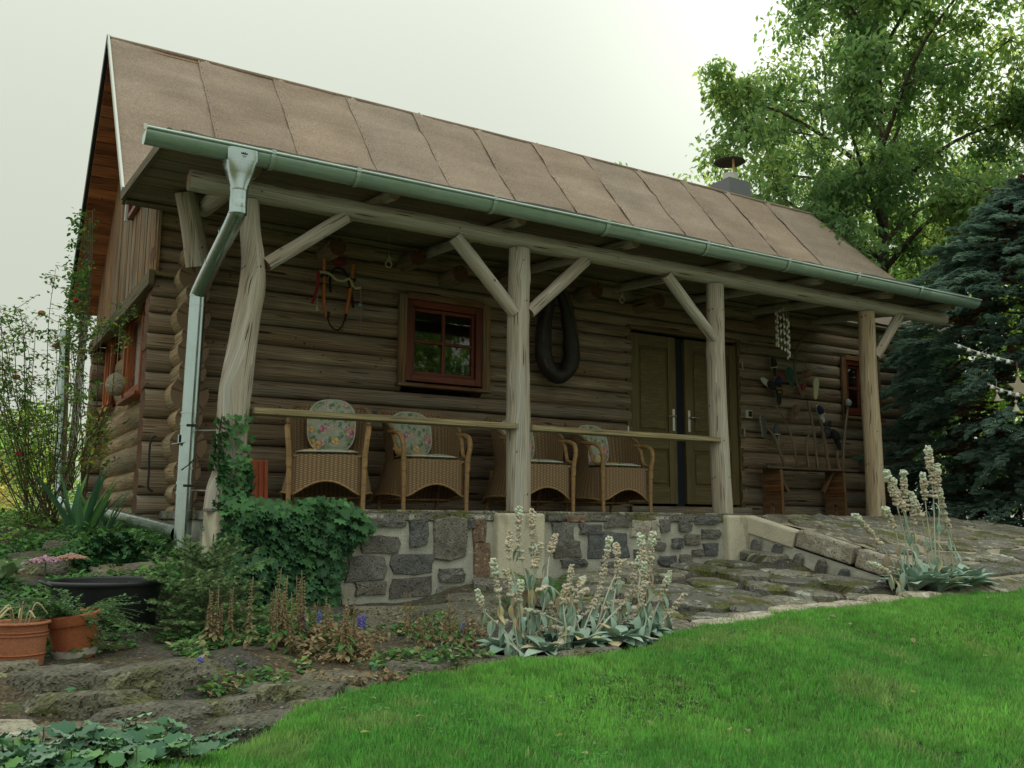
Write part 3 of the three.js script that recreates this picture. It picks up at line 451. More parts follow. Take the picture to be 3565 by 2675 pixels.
{
  let z = -1.76, i = 0;
  while (z > -5.55) {
    const w = 0.085 + rc() * 0.06, z1 = max(z - w, -5.62), y = [yRoof(z) - 0.13, yRoof(z1) - 0.13], o = -0.009 * rc(), pts = [[z, 2.03], [z, y[0]], ...(z > -3.6 && z1 < -3.6 ? [[-3.6, yRoof(-3.6) - 0.13]] : []), [z1, y[1]], [z1, 2.03]];
    const g = prism(pts, 0.024, rc() * 3, rc() * 3); g.computeVertexNormals(); g.translate(-0.39 + o, 0, 0); obj('gable_board', g, pick(m.gable), cabin); z = z1 - 0.004; i++;
  }
  obj('trim_board', at(box(0.05, 0.14, 4.02, { ch: 0.006 }), -0.425, 1.975, -3.73), m.trim, cabin);
  obj('jetty_soffit', at(box(0.24, 0.03, 4.0), -0.28, 2.02, -3.73), tint(m.soffit[0], 0.9, 0.9, 0.6), cabin);
  for (let k = 0; k < 9; k++) obj('knee_board', at(box(0.105, 0.2, 0.022, { uo: k }), -0.33 + k * 0.112, 2.66, -1.835 - (k % 2) * 0.012), pick(m.gable), cabin);
  obj('inner_gable', prism([[-1.9, 2.0], [-1.9, 2.7], [-3.6, 4.75], [-5.3, 2.7], [-5.3, 2.0]], 0.05).translate(-0.34, 0, 0), m.soffit[0], cabin);
}
// ---- windows
function win(parent, w, h, { casing, frame, cw = 0.1, fw = 0.07, mun = [1, 1], back = 'dark', sill = true, deep = 0.05 } = {}) {
  const g = part('window', parent), B = (n, lx, ly, lz, x, y, z, mt, ch = 0.005) => obj(n, at(box(lx, ly, lz, { ch, uo: rc() * 3, vo: rc() }), x, y, z), mt, g);
  const W = w + 2 * fw, Hh = h + 2 * fw;
  if (casing) { for (const s of [-1, 1]) { B('casing', cw, Hh + cw * 0.9, 0.035, s * (W / 2 + cw / 2 + 0.002), 0, 0.02, casing); } B('casing', W - 0.002, cw * 0.8, 0.034, 0, Hh / 2 + cw * 0.4 + 0.002, 0.018, casing); if (sill) B('sill', W + 2 * cw + 0.04, 0.035, 0.09, 0, -Hh / 2 - 0.045, 0.03, casing); }
  for (const s of [-1, 1]) { B('frame', fw, Hh, 0.07, s * (w / 2 + fw / 2), 0, -0.02, frame); B('frame', w - 0.002, fw, 0.069, 0, s * (h / 2 + fw / 2), -0.02, frame); }
  const nx = mun[0] + 1, ny = mun[1] + 1, sw = 0.035; // sash
  for (const s of [-1, 1]) { B('sash', sw, h - 0.004, 0.04, s * (w / 2 - sw / 2 - 0.003), 0, -0.035, frame); B('sash', w - 2 * sw - 0.01, sw, 0.039, 0, s * (h / 2 - sw / 2 - 0.003), -0.035, frame); }
  const iw = w - 2 * sw, ih = h - 2 * sw;
  for (let i = 1; i < nx; i++) B('glazing_bar', 0.032, ih, 0.032, -iw / 2 + iw * i / nx, 0, -0.034, frame, 0.004);
  for (let j = 1; j < ny; j++) B('glazing_bar', iw, 0.032, 0.03, 0, -ih / 2 + ih * j / ny, -0.034, frame, 0.004);
  for (let i = 0; i < nx; i++) for (let j = 0; j < ny; j++) { const p = obj('pane', new THREE.PlaneGeometry(iw / nx - 0.012, ih / ny - 0.012), m.glass, g); p.position.set(-iw / 2 + iw * (i + 0.5) / nx, -ih / 2 + ih * (j + 0.5) / ny, -0.04); }
  if (back === 'blind') { const bk = obj('blind', new THREE.BoxGeometry(w + 0.1, h + 0.1, 0.02), m.curtain, g); bk.position.z = -0.075; }
  return g;
}
{
  const w1 = win(cabin, 0.72, 0.68, { casing: m.frameWood, frame: m.redFrame, cw: 0.085, fw: 0.07 }); w1.position.set(2.41, 1.7, -1.785); w1.userData.label = 'dark red four-pane window in brown casing';
  const w2 = win(cabin, 0.5, 0.62, { casing: m.frameWood, frame: m.redFrame, cw: 0.08, fw: 0.06 }); w2.position.set(8.76, 1.73, -1.785);
  const g1 = win(cabin, 0.86, 0.78, { casing: m.orangeFrame, frame: m.orangeFrame, cw: 0.07, fw: 0.06, mun: [0, 0], back: 'blind' }); g1.rotation.y = -PI / 2; g1.position.set(-0.255, 1.62, -3.45); g1.userData.label = 'orange framed gable window with white blind';
  const g2 = win(cabin, 0.3, 0.62, { casing: m.orangeFrame, frame: m.orangeFrame, cw: 0.05, fw: 0.05, mun: [0, 0] }); g2.rotation.y = -PI / 2; g2.position.set(-0.255, 1.6, -5.18);
  const g3 = win(cabin, 0.7, 0.6, { casing: m.vergeMetal, frame: m.redFrame, cw: 0.03, fw: 0.05, mun: [0, 0], sill: false }); g3.rotation.y = -PI / 2; g3.position.set(-0.43, 3.26, -2.86);
}
{ // double door: panelled leaves either side of a near-black strip
  const d = part('double_door', cabin), z = -1.86, B = (n, x0, x1, y0, y1, t, zz, mt, ch = 0.006) => obj(n, at(box(x1 - x0, y1 - y0, t, { ch, uo: rc() * 4, vo: rc() }), (x0 + x1) / 2, (y0 + y1) / 2, zz), mt, d);
  for (const [a, b, in_] of [[4.83, 5.515, 1], [5.655, 6.5, 0]]) {
    const s = 0.12, mid = 0.86, top = 2.1, bot = 0.13;
    B('stile', a, a + s, bot, top, 0.05, z, m.door); B('stile', b - s, b, bot, top, 0.05, z, m.door);
    for (const [y0, y1] of [[bot, bot + 0.2], [mid - 0.1, mid + 0.1], [top - 0.14, top]]) B('rail', a + s + 0.001, b - s - 0.001, y0, y1, 0.048, z, m.door);
    for (const [y0, y1] of [[bot + 0.2, mid - 0.1], [mid + 0.1, top - 0.14]]) { B('door_panel', a + s, b - s, y0, y1, 0.02, z - 0.005, m.doorDark, 0); const q = new RoundedBoxGeometry(b - a - 2 * s - 0.07, y1 - y0 - 0.07, 0.03, 1, 0.012); obj('door_panel', at(q, (a + b) / 2, (y0 + y1) / 2, z + 0.005), m.door, d); }
    const hx = in_ ? b - 0.05 : a + 0.05; B('escutcheon', hx - 0.018, hx + 0.018, 0.98, 1.24, 0.008, z + 0.03, m.steel, 0.003);
    obj('handle', tube([V(hx, 1.15, z + 0.03), V(hx, 1.15, z + 0.075), V(hx + (in_ ? -0.02 : 0.02), 1.15, z + 0.082), V(hx + (in_ ? -0.12 : 0.12), 1.145, z + 0.08)], 0.009, { seg: 14, rn: 8 }), m.steel, d);
  }
  B('centre_strip', 5.516, 5.654, 0.1, 2.1, 0.03, z - 0.03, flat(0.012, 0.016, 0.03));
  B('door_frame', 4.765, 4.828, 0.08, 2.16, 0.09, z + 0.005, m.doorDark); B('door_frame', 6.502, 6.57, 0.08, 2.16, 0.09, z + 0.005, m.doorDark); B('door_frame', 4.765, 6.57, 2.162, 2.2, 0.1, z + 0.005, tint(m.frameWood, 0.8, 0.55, 0.45)); B('threshold', 4.75, 6.6, 0.0, 0.1, 0.2, z + 0.03, m.log);
  for (const [x, y] of [[6.575, 1.85], [6.575, 1.02], [6.575, 0.3], [4.76, 0.95]]) B('hinge', x - 0.008, x + 0.008, y - 0.05, y + 0.05, 0.012, z + 0.06, m.steel, 0.002);
}
// ---- roof
const SL = hypot(1, 1.19), UX = [-0.69, 0.21, 1.05, 1.93, 2.81, 3.68, 4.57, 5.43, 6.33, 7.2, 8.08, 8.95, 10.05];
{
  const roof = part('roof', cabin), nrm = V(0, 1 / SL, 1.19 / SL);
  for (let i = 0; i < UX.length - 1; i++) { // felt strips run down the slope, each lapped over the last
    const a = UX[i], b = UX[i + 1] + (i < UX.length - 2 ? 0.09 : 0), nx = 30, ny = 40, pos = [], uv = [], idx = [], uo = rc() * 5;
    for (let k = 0; k <= nx; k++) for (let j = -1; j <= ny; j++) {
      const s = max(0, j) / ny, x = lerp(a, b + (i === UX.length - 2 ? 1.15 * s : 0), k / nx), z = -3.6 + 1.93 * s, y = 4.96 - 1.19 * (z + 3.6);
      const lap = i ? exp(-pow((x - a - 0.1) / 0.026, 2)) * 0.026 * (0.7 + 0.6 * vn(s * 14, i, 415)) + exp(-pow((x - a) / 0.05, 2)) * 0.004 : 0;
      const e = (i ? lerp(0.009, 0, k / nx) : 0) + lap + 0.045 * (fbm(x * 0.8, s * 8 + 3, 401, 3) - 0.5) + 0.016 * (vn(x * 1.3 + i * 3, s * 20, 403) - 0.5) + 0.01 * exp(-pow((s - 0.05) / 0.05, 2)) * vn(x * 9, 1, 409) - (j < 0 ? 0.03 : 0) - (k === nx && i < UX.length - 2 ? 0.012 : 0);
      pos.push(x, y + nrm.y * e, z + nrm.z * e); uv.push(x + uo, s * 3 + uo);
    }
    for (let k = 0; k < nx; k++) for (let j = 0; j <= ny; j++) { const q = k * (ny + 2) + j; idx.push(q, q + 1, q + ny + 2, q + ny + 2, q + 1, q + ny + 3); }
    const st = obj('felt_strip', mk(pos, uv, idx), m.felts[i % 4], roof);
    if (i) { const nl = []; for (let q = 0; q < 22; q++) { const s = 0.02 + q / 22, z = -3.6 + 1.93 * s; nl.push(at(new THREE.CylinderGeometry(0.005, 0.005, 0.004, 5), a + 0.022, 4.96 - 1.19 * (z + 3.6) + 0.013, z + 0.013)); } obj('nail_row', merge(nl), m.darkMetal, roof); }
  }
  const deck = (sgn) => { const g = box(10.7, 0.05, 3.05); g.rotateX(sgn * Math.atan(1.19)); return g; };
  obj('deck', at(deck(1), 4.68, 3.755, -2.67), m.soffit[1], roof);
  { // far slope with boarded underside showing at the verge
    const L = 3.3, cz = -3.6 - L / SL / 2, cy = 4.96 - 1.19 * L / SL / 2, g = box(10.74, 0.03, L); g.rotateX(-Math.atan(1.19)); obj('felt_sheet', at(g, 4.68, cy + 0.02, cz - 0.03), m.felts[0], roof);
    const n = 24; for (let k = 0; k < n; k++) { const s = (k + 0.5) / n * L, z = -3.6 - s / SL, y = 4.96 - 1.19 * s / SL, b = box(1.3, 0.022, L / n - 0.006, { uo: rc() * 4, vo: rc() * 2 }); b.rotateX(-Math.atan(1.19)); obj('soffit_board', at(b, -0.03, y - 0.055, z + 0.05), pick(m.orange), roof); }
    const v = box(0.035, 0.1, L + 0.05); v.rotateX(-Math.atan(1.19)); obj('verge_board', at(v, -0.7, cy + 0.0, cz - 0.01), m.darkMetal, roof);
  }
  { const L = 2.97, v = box(0.02, 0.05, L); v.rotateX(Math.atan(1.19)); obj('verge_strip', at(v, -0.705, 3.83, -2.645), m.vergeMetal, roof); const v2 = box(0.03, 0.09, L); v2.rotateX(Math.atan(1.19)); obj('verge_board', at(v2, -0.68, 3.75, -2.69), m.trim, roof); obj('verge_board', tube([V(10.05, 4.93, -3.6), V(11.22, 2.63, -1.67)], 0.03, { seg: 2, rn: 6, straight: true }), m.trim, roof); }
  obj('ridge_roll', tube([V(-0.69, 4.965, -3.605), V(10.05, 4.965, -3.605)], (t, a, al) => 0.022 + 0.005 * vn(al * 3, a, 5), { seg: 40, rn: 8, straight: true }), m.felts[1], roof);
  // chimney with rain cap
  const ch = [box(0.46, 0.62, 0.42)]; obj('chimney', at(ch[0], 8.5, 4.95, -3.85), flat(0.16, 0.17, 0.19, { roughness: 0.7 }), roof);
  obj('chimney_pipe', at(new THREE.CylinderGeometry(0.12, 0.12, 0.16, 20), 8.5, 5.33, -3.85), flat(0.6, 0.6, 0.55), roof); obj('cap_rod', at(new THREE.CylinderGeometry(0.018, 0.018, 0.26, 8), 8.48, 5.5, -3.75), flat(0.5, 0.36, 0.16), roof);
  obj('rain_cap', at(new THREE.LatheGeometry([[0, 0.05], [0.1, 0.035], [0.24, -0.01], [0.245, -0.02], [0.1, 0.015], [0, 0.03]].map((p) => new THREE.Vector2(...p)), 28), 8.5, 5.63, -3.85), m.darkMetal, roof);
}
{ // porch roof, flatter, running on from the eave
  const pr = part('porch_roof', cabin), yP = (z) => 2.65 - (z + 1.69) * 0.0914, ang = Math.atan(0.0914), W = 8.74;
  const g = box(W, 0.022, 2.02); g.rotateX(ang); obj('felt_sheet', at(g, 3.68, yP(-0.7) + 0.012, -0.7), m.felts[0], pr);
  const n = 14; for (let k = 0; k < n; k++) { const z = -1.69 + (k + 0.5) / n * 1.97, b = box(W, 0.024, 1.97 / n - 0.005, { uo: rc() * 4, vo: rc() * 2 }); b.rotateX(ang); obj('soffit_board', at(b, 3.68, yP(z) - 0.014 - (k % 2) * 0.003, z), pick(m.soffit), pr); }
  const v = box(0.028, 0.075, 2.02); v.rotateX(ang); obj('verge_board', at(v, -0.7, yP(-0.7) - 0.01, -0.7), m.trim, pr);
  // ragged felt lip over the gutter
  const pos = [], uv = [], idx = [], N = 160; for (let i = 0; i <= N; i++) { const x = lerp(-0.62, 8.04, i / N), e = 0.016 * vn(x * 2.2, 1, 411) + 0.012 * vn(x * 7, 2, 412); pos.push(x, yP(0.2) + 0.03, 0.2, x, yP(0.28) + 0.022 + e, 0.3, x, yP(0.3) - 0.03, 0.315); uv.push(x, 0, x, 0.1, x, 0.15); }
  for (let i = 0; i < N; i++) { const a = i * 3; for (const k of [0, 1]) idx.push(a + k, a + k + 1, a + k + 3, a + k + 3, a + k + 1, a + k + 4); } obj('felt_lip', mk(pos, uv, idx), m.bitumen, pr);
  [-0.12, 0.95, 2.12, 3.3, 4.6, 5.7, 6.8, 7.9].forEach((x, i) => { const r = i ? 0.05 : 0.072; obj('rafter', tube([V(x, yP(i ? -1.8 : -1.25) - 0.035 - r, i ? -1.8 : -1.25), V(x + (rc() - 0.5) * 0.04, yP(0.2) - 0.035 - r, 0.2)], round(r, r * 0.95, 120 + i, 0.14), { seg: 10, rn: 12, straight: true, uo: i }), [m.rafter, m.endPale], pr); });
}
// ---- posts, beam, braces, rails
{
  const beam = obj('porch_beam', tube([V(-0.5, 2.272, 0), V(8.0, 2.277, 0)], seLog(0.07, 0.08, 2.8, 140, 0.01), { seg: 50, rn: 14, straight: true, up: V(0, 1, 0) }), [m.beam, m.end], cabin);
  const p1 = [[-0.17, -0.03], [-0.155, 0.131], [-0.115, 0.322], [-0.118, 0.576], [-0.106, 0.836], [-0.079, 1.1], [-0.049, 1.369], [-0.023, 1.574], [-0.027, 1.777], [-0.058, 1.978], [-0.078, 2.2]].map(([x, y]) => V(x, y, 0.01 * sin(y * 3)));
  const w1 = [0.12, 0.12, 0.105, 0.112, 0.118, 0.106, 0.1, 0.102, 0.094, 0.086, 0.082];
  obj('twisted_post', tube(p1, (t, a, al) => { const f = t * (w1.length - 1), i = min(floor(f), w1.length - 2), r = lerp(w1[i], w1[i + 1], f - i); return 0.88 * r * (1 + 0.18 * (vn(a * 1.27 + al * 0.5, al * 0.8, 150) - 0.5) + 0.03 * sin(a * 3 + al * 1.2) + 0.05 * (vn(a * 4.5, al * 2, 152) - 0.5)); }, { seg: 48, rn: 28 }), [m.post, m.end], cabin);
  [[2.2, 0.094, m.post], [4.42, 0.088, m.post], [6.64, 0.09, m.postWarm]].forEach(([x, r, mt], i) => { const kn = RNG(160 + i), K = Array.from({ length: 6 }, () => [kn() * 2.1, kn() * 6.28]); obj('porch_post', tube([V(x + (i === 1 ? 0.03 : 0), -0.005, 0), V(x, 0.7, 0), V(x - 0.01, 1.5, 0), V(x, 2.2, 0)], (t, a, al) => { let e = 0; for (const [ky, ka] of K) { let da = a - ka; da -= 2 * PI * Math.round(da / 2 / PI); e += 0.012 * exp(-(pow((al - ky) / 0.06, 2) + pow(da / 0.4, 2))); } return (r * (1.08 - 0.12 * t)) * (1 + 0.07 * (vn(a * 0.95, al * 1.5 + i * 9, 170) - 0.5)) + e; }, { seg: 40, rn: 20, uo: i * 3 }), [mt, m.end], cabin); });
  [[0.06, 1.74, 0.64, 2.2, 0.05], [2.14, 1.64, 1.57, 2.2, 0.055], [2.28, 1.66, 2.86, 2.2, 0.052], [4.38, 1.64, 3.78, 2.2, 0.05], [6.72, 1.7, 7.16, 2.22, 0.05]].forEach(([a, b, c, d, r], i) => obj('brace', tube([V(a, b, 0.03), V(c, d, 0.03)], round(r, r * 1.08, 180 + i, 0.16), { seg: 10, rn: 12, straight: true, uo: i * 2 }), [m.pole, m.endPale], cabin));
  obj('corner_brace', tube([V(-0.15, 1.99, -1.22), V(-0.2, 2.2, -1.18), V(-0.31, 2.56, -1.1)], round(0.095, 0.085, 190, 0.14), { seg: 12, rn: 14 }), [m.pole, m.end], cabin);
  for (const [x, y] of [[1.12, 2.42], [1.96, 2.46], [2.42, 2.36], [3.05, 2.44], [4.1, 2.42], [4.93, 2.4], [5.8, 2.44], [6.9, 2.42]]) obj('joist_end', tube([V(x, y, -1.85), V(x, y, -1.42 - rc() * 0.1)], round(0.085, 0.085, x * 10, 0.1), { seg: 3, rn: 14, straight: true, uo: x }), [m.logs[3], m.endRed], cabin);
  const rl = (x0, x1, y0, y1, k) => { const g = box(hypot(x1 - x0, y1 - y0), 0.046, 0.13, { ch: 0.006, uo: k }); g.rotateZ(Math.atan2(y1 - y0, x1 - x0)); obj('rail', at(g, (x0 + x1) / 2, (y0 + y1) / 2, 0.03), m.rail, cabin); };
  rl(0.0, 2.14, 0.682, 0.692, 0); rl(2.28, 4.36, 0.688, 0.692, 2);
}
// ---- gutter and downspouts
{
  const gt = part('gutter', cabin), R = 0.08, gy = (x) => 2.405 + 0.0016 * (x + 0.86), gz = 0.37;
  const half = (x0, x1, r0, r1, n = 14, seg = 1) => { const pos = [], uv = [], idx = [], w = 2 * (n + 1); for (let s = 0; s <= seg; s++) { const x = lerp(x0, x1, s / seg); for (const [r, dir] of [[r0, 1], [r1, -1]]) for (let k = 0; k <= n; k++) { const a = PI + PI * (dir > 0 ? k : n - k) / n; pos.push(x, gy(x) + sin(a) * r, gz + cos(a) * r * -1); uv.push(x, a * r); } } for (let s = 0; s < seg; s++) for (let k = 0; k < w; k++) { const a = s * w + k, b = s * w + (k + 1) % w; idx.push(a, b, a + w, b, b + w, a + w); } return mk(pos, uv, idx).toNonIndexed(); };
  const cr = (g) => toCreasedNormals(g, 0.7);
  const joints = [-0.86, 1.14, 3.14, 5.14, 7.14, 8.05];
  for (let i = 0; i < joints.length - 1; i++) { const a = joints[i], b = joints[i + 1]; obj('channel', cr(half(a + (i % 2 ? -0.03 : 0), b, R - (i % 2) * 0.002, R - 0.004)), m.gutter, gt); obj('bead', tube([V(a, gy(a) + 0.004, gz + R + 0.006), V(b, gy(b) + 0.004, gz + R + 0.006)], 0.0115, { seg: 2, rn: 10, straight: true }), m.gutter, gt); }
  const cap = new THREE.CircleGeometry(R, 20, PI, PI); cap.rotateY(-PI / 2); obj('end_cap', at(cap, -0.862, gy(-0.86), gz), m.gutter, gt); obj('end_rim', tube([V(-0.86, gy(0), gz + R), ...Array.from({ length: 9 }, (_, k) => V(-0.86, gy(0) - R * sin(PI * (k + 1) / 10), gz + R * cos(PI * (k + 1) / 10))), V(-0.86, gy(0), gz - R)], 0.005, { seg: 20, rn: 6 }), m.gutter, gt);
  for (const x of [-0.044, 0.573, 1.705, 2.799, 3.922, 4.966, 5.972, 6.982]) { obj('bracket', cr(half(x - 0.016, x + 0.016, R + 0.009, R)), tint(m.gutter, 0.95, 1.05, 1.0), gt); obj('bracket_clip', at(box(0.03, 0.03, 0.026, { ch: 0.003 }), x, gy(x) + 0.008, gz + R + 0.006), m.gutter, gt); }
  const ds = part('downspout', cabin), px = -0.245, pz = gz;
  { // funnel
    const rings = [[2.395, 0.108, 0.098, 7], [2.32, 0.105, 0.095, 7], [2.24, 0.084, 0.08, 4.5], [2.15, 0.061, 0.061, 2.2], [2.135, 0.063, 0.063, 2], [2.12, 0.058, 0.058, 2]], pos = [], uv = [], idx = [], n = 28;
    for (const [y, a, b, e] of rings) for (let k = 0; k <= n; k++) { const t = k / n * 2 * PI, s = pow(pow(abs(cos(t)), e) + pow(abs(sin(t)), e), -1 / e); pos.push(px + cos(t) * a * s, y, pz + sin(t) * b * s); uv.push(t * 0.1, y); }
    for (let i = 0; i < rings.length - 1; i++) for (let k = 0; k < n; k++) { const q = i * (n + 1) + k; idx.push(q, q + 1, q + n + 1, q + n + 1, q + 1, q + n + 2); }
    const f = obj('funnel', cr(mk(pos, uv, idx).toNonIndexed()), m.zinc, ds);
  }
  { // stamped crown mark on the funnel
    const sh = new THREE.Shape(); [[-0.02, 0], [-0.024, 0.014], [-0.012, 0.008], [-0.008, 0.02], [0, 0.009], [0.008, 0.02], [0.012, 0.008], [0.024, 0.014], [0.02, 0]].forEach(([x, y], i) => (i ? sh.lineTo(x, y) : sh.moveTo(x, y))); const g = new THREE.ExtrudeGeometry(sh, { depth: 0.0015, bevelEnabled: false });
    obj('emblem', at(g, px, 2.352, pz + 0.0965), m.darkMetal, ds); for (let k = 0; k < 2; k++) obj('emblem', at(box(0.03 - k * 0.012, 0.004, 0.0015), px, 2.342 - k * 0.008, pz + 0.0968), tint(m.zinc, 0.3), ds);
  }
  const lx = -0.3, lz = -0.45; // pipe drops behind the gutter to the corner, then to the ground
  obj('pipe', tube([V(px, 2.14, pz), V(px, 1.965, pz)], 0.0585, { seg: 2, rn: 28, straight: true, caps: false }), m.zinc, ds);
  obj('pipe', tube([V(px, 2.08, pz), V(px, 2.0, pz), V(px - 0.003, 1.955, pz - 0.05), V(lx + 0.004, 1.62, lz + 0.08), V(lx, 1.57, lz), V(lx, 1.5, lz)], 0.0565, { seg: 40, rn: 28, caps: false }), m.zinc, ds);
  obj('pipe', tube([V(lx, 1.58, lz), V(lx - 0.012, 0.66, lz)], 0.058, { seg: 2, rn: 28, straight: true, caps: false }), m.zinc, ds);
  obj('pipe', tube([V(lx - 0.012, 0.66, lz), V(lx - 0.018, -0.32, lz)], 0.0605, { seg: 2, rn: 28, straight: true, caps: false }), m.zinc, ds);
  const ring = (y, r = 0.063, h = 0.012, x = lx - 0.012) => obj('collar', tube([V(x, y, lz), V(x, y - h, lz)], r, { seg: 1, rn: 28, straight: true }), m.zinc, ds);
  ring(1.565, 0.061, 0.01, lx); ring(1.49, 0.06, 0.008, lx); ring(0.7); ring(0.62, 0.065, 0.02); ring(0.3); ring(0.2, 0.065, 0.02, lx - 0.016); ring(0.13, 0.065, 0.02, lx - 0.016);
  for (const t of [0.22, 0.6]) { const a = V(px - 0.003, 1.975, pz - 0.035).lerp(V(lx, 1.6, lz + 0.04), t), d = V(lx - px, -0.375, lz - pz).normalize(); obj('collar', tube([a, a.clone().addScaledVector(d, 0.012)], 0.059, { seg: 1, rn: 28, straight: true }), m.zinc, ds); }
  for (const y of [0.6, 0.17]) { obj('stand_off', tube([V(lx + 0.03, y - 0.03, lz), V(lx + 0.1, y - 0.035, lz + 0.1), V(-0.16, y - 0.05, -0.05)], 0.006, { seg: 8, rn: 6 }), m.steel, ds); obj('clamp_screw', at(box(0.07, 0.016, 0.02, { ch: 0.003 }), lx - 0.01, y, lz + 0.07), m.darkMetal, ds); }
  { const fl = new THREE.CylinderGeometry(0.066, 0.066, 0.07, 12, 1, true, PI * 0.9, PI * 0.7); obj('diverter', at(fl, lx - 0.02, 0.5, lz), m.zinc, ds); const tongue = box(0.1, 0.006, 0.07, { ch: 0.002 }); tongue.rotateZ(0.2); obj('diverter', at(tongue, lx - 0.09, 0.47, lz + 0.02), m.zinc, ds); obj('diverter', tube([V(lx - 0.06, 0.28, lz + 0.05), V(lx, 0.33, lz + 0.07), V(lx + 0.05, 0.37, lz + 0.05)], 0.004, { seg: 8, rn: 5 }), m.darkMetal, ds); }
  const dp = part('drain_pipe', cabin);
  obj('pipe', tube([V(lx - 0.03, -0.17, lz - 0.02), V(-0.5, -0.03, -3.0)], 0.064, { seg: 2, rn: 24, straight: true, caps: false }), m.zinc, dp); obj('pipe', tube([V(-0.49, -0.04, -2.9), V(-0.56, -0.0, -3.6), V(-0.68, 0.05, -4.5), V(-0.73, 0.12, -4.68), V(-0.735, 0.3, -4.72)], 0.055, { seg: 18, rn: 20, caps: false }), m.zinc, dp);
  obj('pipe', tube([V(-0.735, 0.2, -4.72), V(-0.8, 2.0, -4.8)], 0.055, { seg: 2, rn: 20, straight: true, caps: false }), m.zinc, dp); obj('collar', tube([V(-0.43, -0.115, -2.1), V(-0.4335, -0.113, -2.13)], 0.066, { seg: 1, rn: 24, straight: true }), m.zinc, dp);
  obj('boot_scraper_bar', tube([V(-0.31, 0.62, -1.72), V(-0.345, 0.6, -1.72), V(-0.35, 0.3, -1.72), V(-0.345, 0.18, -1.72), V(-0.31, 0.16, -1.72)], 0.009, { seg: 16, rn: 6 }), m.darkMetal, cabin);
}
// ---------------------------------------------------------------- wicker chairs
function pad(w, h, t, n = 3.2) { // cushion lying in the xy plane, front +z
  const N = 40, R = 7, pos = [], uv = [], idx = [];
  for (const s of [1, -1]) for (let i = 0; i <= R; i++) for (let k = 0; k < N; k++) { const a = k / N * 2 * PI, e = pow(pow(abs(cos(a)), n) + pow(abs(sin(a)), n), -1 / n), f = i / R, q = sqrt(max(0, 1 - pow(f, 3.5))); pos.push(cos(a) * e * w / 2 * f, sin(a) * e * h / 2 * f, s * (t / 2) * q * (1 - 0.06 * (vn(cos(a) * f * 3 + 5, sin(a) * f * 3, 7) - 0.5))); uv.push(cos(a) * e * w / 2 * f + 3, sin(a) * e * h / 2 * f + 3); }
  const o = (R + 1) * N; for (const s of [0, 1]) for (let i = 0; i < R; i++) for (let k = 0; k < N; k++) { const a = s * o + i * N + k, b = s * o + i * N + (k + 1) % N; s ? idx.push(a, a + N, b, b, a + N, b + N) : idx.push(a, b, a + N, b, b + N, a + N); }
  return mk(pos, uv, idx);
}
const outline = (w, h, n = 3.2, N = 24) => Array.from({ length: N }, (_, k) => { const a = k / N * 2 * PI, e = pow(pow(abs(cos(a)), n) + pow(abs(sin(a)), n), -1 / n); return V(cos(a) * e * w / 2, sin(a) * e * h / 2, 0); });
